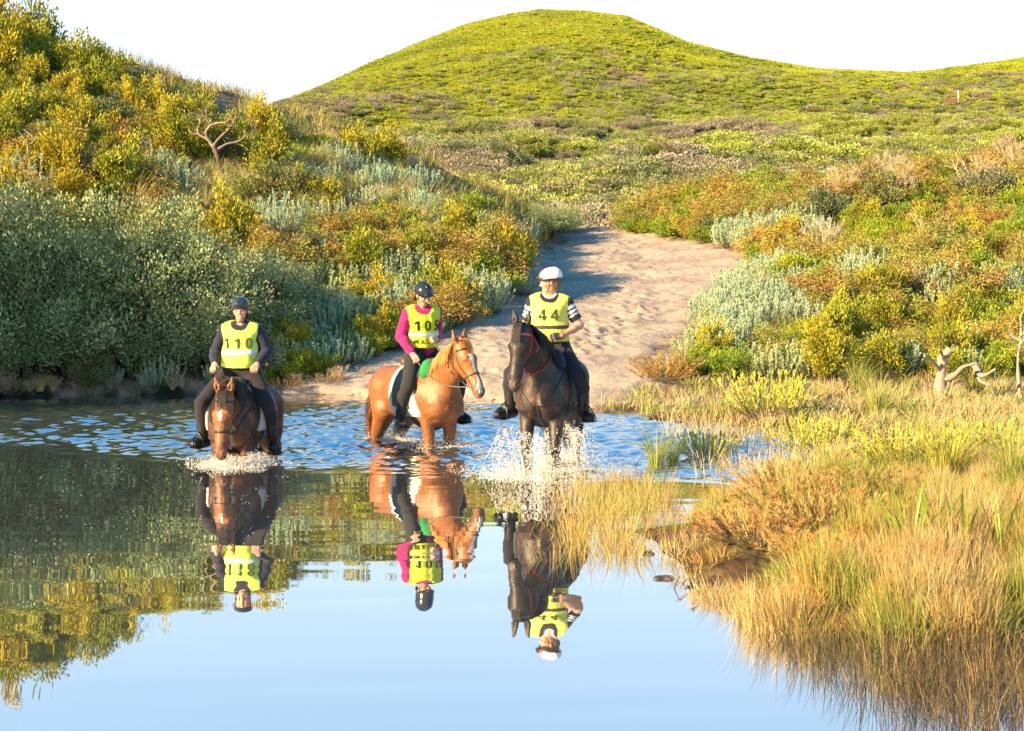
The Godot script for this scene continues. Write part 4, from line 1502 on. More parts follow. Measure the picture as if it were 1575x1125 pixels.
	if cfg.has("bag"):
		var bg := Body.new()
		bg.cap(Vector3(-0.13, 1.50, 0.46), Vector3(0.13, 1.50, 0.46), 0.075, 0.075, cfg.bag, 0.05)
		bg.cap(Vector3(-0.15, 1.42, 0.45), Vector3(0.15, 1.42, 0.45), 0.085, 0.085, cfg.bag, 0.05)
		var bm := MB.new()
		net(bg, 0.014, Vector3(-0.3, 1.3, 0.3), Vector3(0.3, 1.65, 0.65), bm)
		crumple(bm, lumps, 0.014)
		part("saddlebag", bm.mesh(), mats.cloth, at)
	var gi := MB.new()
	net(T, 0.02, Vector3(-0.45, 0.7, 0.2), Vector3(0.45, 1.3, 0.5), gi, 0.02, [Plane(Vector3(0, 0, 1), 0.40), Plane(Vector3(0, 0, -1), -0.30), Plane(Vector3(0, 1, 0), cfg.pad_low + 0.1)], null, Color(0.03, 0.028, 0.026))
	part("girth", gi.mesh(), mats.leather, at)
	return {"node": at, "body": S, "bit": bit, "head": hf}


# ---------------------------------------------------------------- riders

func pick_prims(S: Body, ids: Array) -> Body:
	var T := Body.new()
	for i in ids:
		T.X.append(S.X[i]); T.A.append(S.A[i]); T.BA.append(S.BA[i]); T.IL.append(S.IL[i]); T.RA.append(S.RA[i]); T.DR.append(S.DR[i]); T.M.append(S.M[i]); T.K.append(S.K[i]); T.C.append(S.C[i]); T.cut.append(S.cut[i]); T.all.append(T.all.size())
	return T


func bounds(S: Body, pad: float) -> AABB:
	var b := AABB()
	for i in S.all:
		var inv := S.X[i].affine_inverse()
		for e in 2:
			var p := inv * (S.A[i] + S.BA[i] * e)
			var r := (S.RA[i] + S.DR[i] * e) * maxf(inv.basis.x.length(), maxf(inv.basis.y.length(), inv.basis.z.length())) + pad
			var q := AABB(p - Vector3(r, r, r), Vector3(r, r, r) * 2.0)
			b = q if i == 0 and e == 0 else b.merge(q)
	return b


func make_rider(cfg: Dictionary, horse: Dictionary, at_label: String, group := ""):
	var hn: Node3D = horse.node
	var at := thing("person", hn.position, hn.rotation.y)
	tag(at, at_label, "person")
	var S := Body.new()
	var skin: Color = cfg.skin
	var seat: Vector3 = cfg.seat
	var up := Transform3D(Basis(Vector3.UP, cfg.twist) * Basis(Vector3.RIGHT, cfg.lean) * Basis(Vector3.BACK, cfg.get("tilt", 0.0)), seat)
	var g: float = cfg.get("girth", 1.0)
	var ID := Transform3D.IDENTITY
	# 0 pelvis, 1 waist, 2 chest, 3 upper chest, 4-5 shoulders
	S.cap(Vector3(-0.06, 0.09, -0.01), Vector3(0.06, 0.09, -0.01), 0.12 * g, 0.12 * g, skin, 0.06, up, Vector3(1, 1, 1))
	S.cap(Vector3(0, 0.12, 0), Vector3(0, 0.30, 0.005), 0.112 * g, 0.112 * g, skin, 0.07, up, Vector3(1.32, 1, 1))
	S.cap(Vector3(0, 0.30, 0.0), Vector3(0, 0.45, 0.0), 0.118 * g, 0.118, skin, 0.07, up, Vector3(1.36, 1, 1))
	S.cap(Vector3(-0.085, 0.515, -0.01), Vector3(0.085, 0.515, -0.01), 0.085, 0.085, skin, 0.06, up)
	for s in [-1.0, 1.0]:
		S.cap(Vector3(0.05 * s, 0.575, -0.015), Vector3(0.165 * s, 0.535, -0.01), 0.05, 0.058, skin, 0.05, up)
	# 6 bust
	S.cap(Vector3(-0.07, 0.43, 0.085), Vector3(0.07, 0.43, 0.085), 0.042 * cfg.get("bust", 1.0), 0.042 * cfg.get("bust", 1.0), skin, 0.06, up)
	# 7-12 arms
	var hands := []
	for s in 2:
		var sg := -1.0 if s == 0 else 1.0
		var sh := up * Vector3(0.178 * sg, 0.53, -0.01)
		var el: Vector3 = cfg.elbow[s]
		var wr: Vector3 = cfg.wrist[s]
		S.cap(sh, el, 0.056, 0.043, skin, 0.03)
		S.cap(el, el.lerp(wr, 0.35), 0.043, 0.042, skin, 0.02)
		S.cap(el.lerp(wr, 0.35), wr, 0.042, 0.028, skin, 0.02)
	# 13-22 legs: thigh, knee, calf, ankle, foot
	for s in 2:
		var sg := -1.0 if s == 0 else 1.0
		var hip := seat + Vector3(0.10 * sg, 0.07, 0.02)
		var kn: Vector3 = cfg.knee[s]
		var an: Vector3 = cfg.ankle[s]
		var toe: Vector3 = cfg.toe[s]
		S.cap(hip, kn, 0.108 * g, 0.066, skin, 0.05)
		S.cap(kn, kn.lerp(an, 0.3) + Vector3(0.01 * sg, 0, -0.02), 0.063, 0.062, skin, 0.03)
		S.cap(kn.lerp(an, 0.3) + Vector3(0.01 * sg, 0, -0.02), an, 0.062, 0.04, skin, 0.03)
		S.cap(an + (an - toe).normalized() * 0.05 + Vector3(0, -0.045, 0), an.lerp(toe, 0.55) + Vector3(0, -0.02, 0), 0.04, 0.042, skin, 0.03)
		S.cap(an.lerp(toe, 0.55) + Vector3(0, -0.02, 0), toe, 0.042, 0.032, skin, 0.02)
	var n_limb := S.all.size()
	# neck and head
	var hb := up * Vector3(0, 0.575, -0.015)
	var hc := up * Vector3(0, 0.752, 0.018 + cfg.get("head_fwd", 0.0))
	var hd := Transform3D(Basis(Vector3.UP, cfg.look) * Basis(Vector3.RIGHT, cfg.nod) * Basis(Vector3.BACK, cfg.get("head_tilt", 0.0)), hc)
	S.cap(hb, hd * Vector3(0, -0.03, -0.02), 0.056, 0.052, skin, 0.03)
	var n_neck := S.all.size() - 1
	S.ball(Vector3(0, 0.03, -0.012), Vector3(0.074, 0.094, 0.093), skin, 0.03, hd)
	S.cap(Vector3(0, 0.0, 0.028), Vector3(0, -0.085, 0.05), 0.056, 0.033, skin, 0.03, hd, Vector3(1.1, 1, 1))
	S.cap(Vector3(-0.028, 0.026, 0.068), Vector3(0.028, 0.026, 0.068), 0.015, 0.015, skin, 0.02, hd)
	S.cap(Vector3(0, 0.012, 0.082), Vector3(0, -0.026, 0.098), 0.008, 0.0125, skin * Color(1.05, 0.95, 0.92), 0.012, hd)
	for s in [-1.0, 1.0]:
		S.ball(Vector3(0.036 * s, -0.022, 0.058), Vector3(0.026, 0.024, 0.022), skin * Color(1.08, 0.88, 0.84), 0.02, hd)
		S.ball(Vector3(0.013 * s, -0.03, 0.088), Vector3(0.009, 0.007, 0.009), skin, 0.008, hd)
		S.ball(Vector3(0.030 * s, 0.006, 0.090), Vector3(0.016, 0.010, 0.013), skin, 0.01, hd, true)
		S.ball(Vector3(0.076 * s, -0.005, -0.012), Vector3(0.010, 0.030, 0.020), skin * Color(1.05, 0.85, 0.8), 0.01, hd)
	S.cap(Vector3(-0.022, -0.05, 0.078), Vector3(0.022, -0.05, 0.078), 0.0075, 0.0075, Color(0.42, 0.13, 0.10), 0.006, hd)
	S.cap(Vector3(-0.018, -0.061, 0.078), Vector3(0.018, -0.061, 0.078), 0.007, 0.007, Color(0.40, 0.12, 0.10), 0.006, hd)
	if cfg.get("smile", false): S.cap(Vector3(-0.013, -0.0555, 0.0835), Vector3(0.013, -0.0555, 0.0835), 0.0035, 0.0035, Color(0.75, 0.72, 0.66), 0.003, hd)
	else: S.cap(Vector3(-0.02, -0.0555, 0.088), Vector3(0.02, -0.0555, 0.088), 0.003, 0.003, Color(0.2, 0.06, 0.05), 0.003, hd, Vector3.ONE, true)
	var n_head := S.all.size()
	var frames := []
	for s in 2:
		var hcol: Color = cfg.get("glove", skin)
		frames.append(hand_prims(S, cfg.wrist[s], cfg.hand_fwd[s], cfg.hand_back[s], cfg.thumb[s], hcol))
	# the body: one surface; finer cells for the head and each hand
	var mb := MB.new()
	var hinv := hd.affine_inverse()
	var is_head := func(p: Vector3, more: float) -> bool:
		var q: Vector3 = hinv * p
		return absf(q.x) < 0.14 - more and q.y > -0.125 + more and q.y < 0.2 and absf(q.z) < 0.16 - more
	var is_hand := func(p: Vector3, more: float) -> bool:
		for s in 2:
			var q: Vector3 = frames[s].affine_inverse() * p
			if absf(q.x) < 0.085 - more and q.y > -0.07 + more and q.y < 0.13 and absf(q.z) < 0.09: return true
		return false
	var limbs := pick_prims(S, range(0, n_neck + 1))
	var bb := bounds(limbs, 0.02)
	net(S, 0.021, bb.position, bb.end, mb, 0.0, [], null, Color(-1, 0, 0), func(p): return not is_head.call(p, 0.01) and not is_hand.call(p, 0.008))
	var hbx := Vector3(0.17, 0.2, 0.17)
	var hp := pick_prims(S, range(n_neck, n_head))
	net(hp, 0.006, hc - hbx, hc + hbx, mb, 0.0, [], null, Color(-1, 0, 0), func(p): return is_head.call(p, 0.0))
	var hw := (n_head - n_limb)
	var per := (S.all.size() - n_head) / 2
	for s in 2:
		var ids := [9 + s * 3]
		for k in per: ids.append(n_head + s * per + k)
		var H := pick_prims(S, ids)
		var fc: Vector3 = frames[s] * Vector3(0, 0.03, -0.02)
		net(H, 0.0062, fc - Vector3(0.14, 0.14, 0.14), fc + Vector3(0.14, 0.14, 0.14), mb, 0.0, [], null, Color(-1, 0, 0), func(p):
			var q: Vector3 = frames[s].affine_inverse() * p
			return absf(q.x) < 0.085 and q.y > -0.07 and q.y < 0.13 and absf(q.z) < 0.09)
	var sk := vmat(0.5, Color(1, 1, 1), 0.0, 0.5)
	sk.subsurf_scatter_enabled = true
	sk.subsurf_scatter_strength = 0.12
	part("body", mb.mesh(), sk, at)
	for s in [-1.0, 1.0]:
		var e := MB.new()
		sphere_mb(e, hd * Vector3(0.030 * s, 0.006, 0.071), Vector3(0.012, 0.012, 0.012), Color(0.62, 0.58, 0.54), 6)
		sphere_mb(e, hd * Vector3(0.030 * s, 0.0055, 0.0785), Vector3(0.0078, 0.0078, 0.0068), Color(0.02, 0.015, 0.012), 5)
		part("eye", e.mesh(), mats.eye, at)
		var bw := MB.new()
		tube(bw, spline([hd * Vector3(0.014 * s, 0.024, 0.088), hd * Vector3(0.030 * s, 0.029, 0.084), hd * Vector3(0.046 * s, 0.023, 0.073)], 3), PackedFloat32Array([0.003, 0.0034, 0.0036, 0.0036, 0.003, 0.0025, 0.0015]), cfg.hair, 4)
		part("eyebrow", bw.mesh(), mats.hair, at)
	# shirt
	var arm_ids := [0, 1, 2, 3, 4, 5, 6]
	for s in 2:
		arm_ids.append(7 + s * 3)
		if cfg.long_sleeves: arm_ids.append_array([8 + s * 3, 9 + s * 3])
	var ST := pick_prims(S, arm_ids)
	if cfg.long_sleeves:
		for s in 2:
			var wr: Vector3 = cfg.wrist[s]
			var el: Vector3 = cfg.elbow[s]
			var dirw := (wr - el).normalized()
			ST.cap(wr + dirw * 0.035, wr + dirw * 0.2, 0.06, 0.08, skin, 0.01, ID, Vector3.ONE, true)
	else:
		for s in 2:
			var el: Vector3 = cfg.elbow[s]
			var sh := up * Vector3(0.178 * (-1.0 if s == 0 else 1.0), 0.53, -0.01)
			var dr := (el - sh).normalized()
			ST.cap(sh.lerp(el, 0.72) + dr * 0.12, sh.lerp(el, 0.72) + dr * 0.3, 0.12, 0.12, skin, 0.01, ID, Vector3.ONE, true)
	ST.cap(hb + up.basis * Vector3(0, 0.06, 0.062), hb + up.basis * Vector3(0, 0.2, 0.08), 0.052, 0.10, skin, 0.01, ID, Vector3.ONE, true)
	var col_c: Color = cfg.get("collar", cfg.shirt)
	ST.cap(hb + up.basis * Vector3(0, -0.01, 0), hb + up.basis * Vector3(0, 0.035, 0.005), 0.064, 0.058, col_c, 0.02)
	var fold := FastNoiseLite.new()
	fold.seed = 77
	fold.frequency = 9.0
	var sb := bounds(ST, 0.03)
	var shirt := MB.new()
	var shirt_col: Color = cfg.shirt
	var stripe: bool = cfg.get("stripes", false)
	net(ST, 0.014, sb.position, sb.end, shirt, 0.012, [Plane(-up.basis.y, -up.basis.y.dot(up * Vector3(0, cfg.hem, 0)))], func(p: Vector3, c: Color) -> Color:
		if p.distance_to(hb + up.basis * Vector3(0, 0.03, 0.01)) < 0.085: return col_c
		if stripe:
			for s in 2:
				var sh := up * Vector3(0.178 * (-1.0 if s == 0 else 1.0), 0.53, -0.01)
				var el: Vector3 = cfg.elbow[s]
				var t := (p - sh).dot((el - sh).normalized())
				if t > 0.045 and (p - sh).length() < 0.3:
					if t < 0.075: return Color(0.72, 0.74, 0.78)
					if t > 0.098 and t < 0.122: return Color(0.72, 0.74, 0.78)
					if t > 0.142 and t < 0.158: return Color(0.72, 0.74, 0.78)
		return shirt_col * (1.0 + 0.1 * fold.get_noise_3d(p.x, p.y, p.z)))
	crumple(shirt, fold, 0.011)
	part("shirt", shirt.mesh(), mats.cloth, at)
	# breeches, boots
	var BT := pick_prims(S, [0, 1, 13, 14, 15, 18, 19, 20])
	var bp := bounds(BT, 0.03)
	var br := MB.new()
	net(BT, 0.02, bp.position, bp.end, br, 0.009, [Plane(up.basis.y, up.basis.y.dot(up * Vector3(0, 0.2, 0)))], null, cfg.breeches)
	crumple(br, fold, 0.008)
	part("breeches", br.mesh(), mats.cloth, at)
	for s in 2:
		var FT := pick_prims(S, [15 + s * 5, 16 + s * 5, 17 + s * 5])
		var kn: Vector3 = cfg.knee[s]
		var an: Vector3 = cfg.ankle[s]
		var ax := (kn - an).normalized()
		FT.cap(an.lerp(kn, cfg.boot_top) + ax * 0.12, kn + ax * 0.2, 0.12, 0.15, skin, 0.01, ID, Vector3.ONE, true)
		var fb := bounds(pick_prims(FT, [0, 1, 2]), 0.04)
		var bo := MB.new()
		net(FT, 0.013, fb.position, fb.end, bo, 0.014, [], null, cfg.boot)
		part("boot", bo.mesh(), mats.leather, at)
	# vest: a tabard over chest, shoulders and back
	var VT := pick_prims(S, [1, 2, 3, 4, 5, 6])
	VT.cap(up * Vector3(0, 0.245, 0.03), up * Vector3(0, 0.12, 0.03), 0.125 * g, 0.14 * g, skin, 0.07, Transform3D(Basis(), Vector3.ZERO), Vector3(1.25, 1, 1))
	VT.cap(hb + up.basis * Vector3(0, 0.045, 0.07), hb + up.basis * Vector3(0, 0.2, 0.09), 0.105, 0.14, skin, 0.01, ID, Vector3.ONE, true)
	for s in [-1.0, 1.0]:
		VT.cap(up * Vector3(0.28 * s, 0.54, 0), up * Vector3(0.26 * s, 0.30, 0.0), 0.085, 0.075, skin, 0.01, ID, Vector3(1, 1, 1.9), true)
	var vb := bounds(pick_prims(VT, [0, 1, 2, 3, 4, 5, 6]), 0.05)
	var vest := MB.new()
	var upi := up.affine_inverse()
	var vcol: Color = cfg.vest
	var vtop: Color = cfg.get("vest_top", cfg.vest)
	var vplane := [Plane(-up.basis.y, -up.basis.y.dot(up * Vector3(0, cfg.vest_low, 0)))]
	net(VT, 0.0115, vb.position, vb.end, vest, 0.020, vplane, func(p: Vector3, c: Color) -> Color:
		var q: Vector3 = upi * p
		var e := fold.get_noise_3d(p.x * 0.4, p.y * 0.4, p.z * 0.4)
		var cc := vcol
		if q.y > cfg.vest_top_y + 0.012 * e: cc = vtop
		return cc * (1.0 + 0.06 * e))
	crumple(vest, fold, 0.015)
	var vo := part("vest", vest.mesh(), mats.vest, at)
	# bands round the vest
	for b in cfg.bands:
		var bm := MB.new()
		net(VT, 0.010, vb.position, vb.end, bm, 0.0245, [Plane(up.basis.y, up.basis.y.dot(up * Vector3(0, b[1], 0))), Plane(-up.basis.y, -up.basis.y.dot(up * Vector3(0, b[0], 0)))], null, b[2])
		crumple(bm, fold, 0.015)
		part("band", bm.mesh(), mats.silver if b[3] else mats.cloth, vo)
	for t in cfg.print:
		part("lettering", print_on(VT, up, t[0], t[1], t[2], t[3], t[4], 0.0255, fold), mats.ink, vo)
	# helmet
	var ht := Body.new()
	var hcol: Color = cfg.helmet
	ht.ball(Vector3(0, 0.048, -0.012), Vector3(0.098, 0.100, 0.122), hcol, 0.02, hd)
	ht.cap(Vector3(0, 0.065, 0.0), Vector3(0, 0.075, -0.05), 0.085, 0.085, hcol, 0.04, hd, Vector3(1.05, 1, 1))
	ht.cap(Vector3(-0.045, 0.058, 0.118), Vector3(0.045, 0.058, 0.118), 0.012, 0.012, cfg.visor, 0.02, hd, Vector3(1, 0.7, 2.0))
	ht.ball(Vector3(0, -0.045, 0.06), Vector3(0.085, 0.082, 0.1), hcol, 0.01, hd, true)
	ht.ball(Vector3(0, -0.02, -0.01), Vector3(0.076, 0.07, 0.094), hcol, 0.01, hd, true)
	for s in [-1.0, 1.0]:
		if cfg.style == 3:
			for k in 3: ht.ball(Vector3((0.06 + 0.012 * k) * s, 0.125 - 0.012 * k, 0.03 - 0.05 * k), Vector3(0.007, 0.007, 0.014), Color(0.02, 0.02, 0.02), 0.01, hd, true)
			for k in 3: ht.ball(Vector3(0.098 * s, 0.07, 0.035 - 0.045 * k), Vector3(0.010, 0.009, 0.013), Color(0.02, 0.02, 0.02), 0.01, hd, true)
		else:
			ht.cap(Vector3(0.035 * s, 0.135, 0.06), Vector3(0.045 * s, 0.145, -0.06), 0.006, 0.006, hcol, 0.01, hd, Vector3.ONE, true)
	var hm := MB.new()
	net(ht, 0.0072, hc - Vector3(0.17, 0.1, 0.2), hc + Vector3(0.17, 0.2, 0.2), hm, 0.0, [Plane(-(hd.basis * Vector3(0, 1, 0.18)).normalized(), -(hd.basis * Vector3(0, 1, 0.18)).normalized().dot(hd * Vector3(0, 0.018, 0.0)))], func(p: Vector3, c: Color) -> Color:
		var q: Vector3 = hinv * p
		if q.z > 0.108 and q.y < 0.075: return cfg.visor
		if cfg.style == 3:
			if q.y < 0.042: return Color(0.03, 0.03, 0.03)
			if absf(absf(q.x) - 0.012 - 0.03 * smoothstep(0.02, 0.12, q.z)) < 0.017 and q.y > 0.06: return Color(0.52, 0.03, 0.05)
			if q.z > 0.07 and q.y < 0.065 and absf(q.x) > 0.03: return Color(0.55, 0.05, 0.05)
		else:
			if absf(q.x) < 0.02 + 0.012 * smoothstep(0.1, -0.1, q.z) and q.y > 0.07: return hcol * 0.6
		return hcol)
	var ho := part("helmet", hm.mesh(), mats.shell, at)
	var sp := MB.new()
	for s in [-1.0, 1.0]:
		tube(sp, spline([hd * Vector3(0.082 * s, 0.02, 0.0), hd * Vector3(0.076 * s, -0.045, 0.018), hd * Vector3(0.045 * s, -0.092, 0.03), hd * Vector3(0.0, -0.113, 0.045)], 4), PackedFloat32Array([0.005, 0.005, 0.005, 0.005, 0.005, 0.005, 0.005, 0.005, 0.005, 0.005, 0.005, 0.005, 0.005]), Color(0.02, 0.02, 0.022), 5)
		tube(sp, spline([hd * Vector3(0.082 * s, 0.01, -0.06), hd * Vector3(0.078 * s, -0.045, 0.014)], 3), PackedFloat32Array([0.004, 0.004, 0.004, 0.004]), Color(0.02, 0.02, 0.022), 5)
	part("chin_strap", sp.mesh(), mats.cloth, ho)
	# hair below the helmet
	var hr := RandomNumberGenerator.new()
	hr.seed = 5
	var hair := MB.new()
	for k in 160:
		var a := hr.randf_range(PI * 0.62, PI * 1.38) + PI * 0.5
		var p := hd * Vector3(cos(a) * 0.078, hr.randf_range(-0.01, 0.03), sin(a) * 0.096 - 0.012)
		var e := hd * (Vector3(cos(a) * 0.060, -0.07 - hr.randf() * cfg.hair_len, sin(a) * 0.07 - 0.03) + Vector3(cfg.get("tail_x", 0.0), 0, 0) * hr.randf())
		strand(hair, spline([p, (p + e) * 0.5 + hd.basis * Vector3(cos(a), 0, sin(a)) * 0.018, e], 3), 0.008, cfg.hair * hr.randf_range(0.6, 1.4), (hd.basis * Vector3(cos(a), 0, sin(a))).normalized())
	part("hair", hair.mesh(), mats.hair, at)
	# reins from each hand to the bit, stirrups and their leathers belong to the horse
	for s in 2:
		var h: Vector3 = frames[s] * Vector3(0.0, 0.035, -0.025)
		var bt: Vector3 = horse.bit[1 - s if cfg.get("cross", false) else s]
		var side := -1.0 if s == 0 else 1.0
		var rn := MB.new()
		var mid := (h + bt) * 0.5 + Vector3(side * cfg.get("rein_out", 0.10), -cfg.sag, 0.0)
		var pts := spline([h, h.lerp(mid, 0.5) + Vector3(0, -cfg.sag * 0.25, 0), mid, mid.lerp(bt, 0.5) + Vector3(0, -cfg.sag * 0.2, 0), bt], 5)
		for i in range(2, pts.size() - 2):
			if horse.body.ev(pts[i], horse.body.all) < 0.012: pts[i] = horse.body.snap(pts[i], 0.014)
		var rs := PackedFloat32Array()
		rs.resize(pts.size())
		rs.fill(0.0068)
		tube(rn, pts, rs, cfg.rein, 5)
		part("rein", rn.mesh(), mats.leather, hn)
	for s in 2:
		var sg := -1.0 if s == 0 else 1.0
		var an: Vector3 = cfg.ankle[s]
		var toe: Vector3 = cfg.toe[s]
		var fwd := (toe - an)
		fwd.y *= 0.4
		fwd = fwd.normalized()
		var mid := an.lerp(toe, 0.62) + Vector3(0, -0.055, 0)
		var acr := fwd.cross(Vector3.UP).normalized()
		var ir := MB.new()
		var top := mid + Vector3(0, 0.155, 0) - fwd * 0.01
		var loop := spline([mid - acr * 0.062, mid - acr * 0.066 + Vector3(0, 0.07, 0), top, mid + acr * 0.066 + Vector3(0, 0.07, 0), mid + acr * 0.062], 5)
		var lr := PackedFloat32Array()
		lr.resize(loop.size())
		lr.fill(0.0085)
		tube(ir, loop, lr, Color(0.015, 0.015, 0.016), 6)
		ribbon(ir, PackedVector3Array([mid - fwd * 0.045, mid + fwd * 0.045]), PackedVector3Array([Vector3.UP, Vector3.UP]), 0.13, 0.016, Color(0.015, 0.015, 0.016))
		if cfg.cage:
			for q in [-0.05, -0.017, 0.017, 0.05]:
				var cg := spline([mid + acr * q + fwd * 0.04, mid + acr * q * 0.9 + fwd * 0.105 + Vector3(0, 0.02, 0), mid + acr * q * 0.7 + fwd * 0.10 + Vector3(0, 0.075, 0), mid + acr * q * 0.6 + Vector3(0, 0.118, 0) + fwd * 0.02], 3)
				var cr := PackedFloat32Array()
				cr.resize(cg.size())
				cr.fill(0.006)
				tube(ir, cg, cr, Color(0.015, 0.015, 0.016), 4)
		var st := part("stirrup", ir.mesh(), mats.plastic, hn)
		var le := MB.new()
		var sd := Vector3(0.27 * sg, seat.y - 0.18, 0.26)
		ribbon(le, PackedVector3Array([sd, sd.lerp(top, 0.5) + Vector3(0.02 * sg, 0, 0), top]), PackedVector3Array([Vector3(sg, 0, 0.2), Vector3(sg, 0, 0.2), Vector3(sg, 0, 0.2)]), 0.03, 0.006, cfg.leather)
		part("leather", le.mesh(), mats.leather, st)
	return at


func crumple(mb: MB, n: FastNoiseLite, by: float):
	for k in mb.v.size():
		var p := mb.v[k]
		mb.v[k] = p + mb.n[k] * by * (n.get_noise_3d(p.x * 0.7, p.y * 0.45, p.z * 0.7) + 0.35)
		var e := 0.02
		var d0 := n.get_noise_3d(p.x * 0.7, p.y * 0.45, p.z * 0.7)
		var gr := Vector3(n.get_noise_3d((p.x + e) * 0.7, p.y * 0.45, p.z * 0.7) - d0, n.get_noise_3d(p.x * 0.7, (p.y + e) * 0.45, p.z * 0.7) - d0, n.get_noise_3d(p.x * 0.7, p.y * 0.45, (p.z + e) * 0.7) - d0) / e * by
		mb.n[k] = (mb.n[k] - (gr - mb.n[k] * gr.dot(mb.n[k]))).normalized()


# flat print wrapped on the cloth: the letters of a text laid on the surface of the vest
func print_on(S: Body, up: Transform3D, text: String, y: float, tall: float, x: float, yaw: float, off: float, fold: FastNoiseLite) -> ArrayMesh:
	var tm := TextMesh.new()
	var f := SystemFont.new()
	f.font_names = PackedStringArray(["Droid Sans"])
	f.font_weight = 600
	var fv := FontVariation.new()
	fv.base_font = f
	fv.spacing_glyph = 15 if text.length() < 4 else 2
	tm.font = fv
	tm.text = text
	tm.font_size = 64
	tm.pixel_size = tall / 46.0
	tm.depth = 0.0
	tm.curve_step = 2.0
	var a := tm.surface_get_arrays(0)
	var vs: PackedVector3Array = a[Mesh.ARRAY_VERTEX]
	var ix: PackedInt32Array = a[Mesh.ARRAY_INDEX] if a[Mesh.ARRAY_INDEX] != null else PackedInt32Array(range(vs.size()))
	var mb := MB.new()
	var dir := (up.basis * Vector3(sin(yaw), 0, cos(yaw))).normalized()
	var rt := (up.basis * Vector3(cos(yaw), 0, -sin(yaw))).normalized()
	var c := up * Vector3(0, y, 0)
	for v in vs:
		var p := c + rt * (v.x + x) + up.basis.y * v.y + dir * 0.4
		for k in 30:
			var d := S.ev(p, S.all, off)
			p -= dir * d * 0.9
			if absf(d) < 0.0008: break
		p += dir * 0.015 * (fold.get_noise_3d(p.x * 0.7, p.y * 0.45, p.z * 0.7) + 0.35)
		mb.v.append(p)
		mb.n.append(dir)
		mb.c.append(Color(1, 1, 1))
	for t in ix.size() / 3:
		var p0 := mb.v[ix[t * 3]]; var p1 := mb.v[ix[t * 3 + 1]]; var p2 := mb.v[ix[t * 3 + 2]]
		var fl := (p1 - p0).cross(p2 - p0).dot(dir) > 0.0
		mb.i.append_array(PackedInt32Array([ix[t * 3], ix[t * 3 + 2], ix[t * 3 + 1]]) if fl else PackedInt32Array([ix[t * 3], ix[t * 3 + 1], ix[t * 3 + 2]]))
	return mb.mesh()


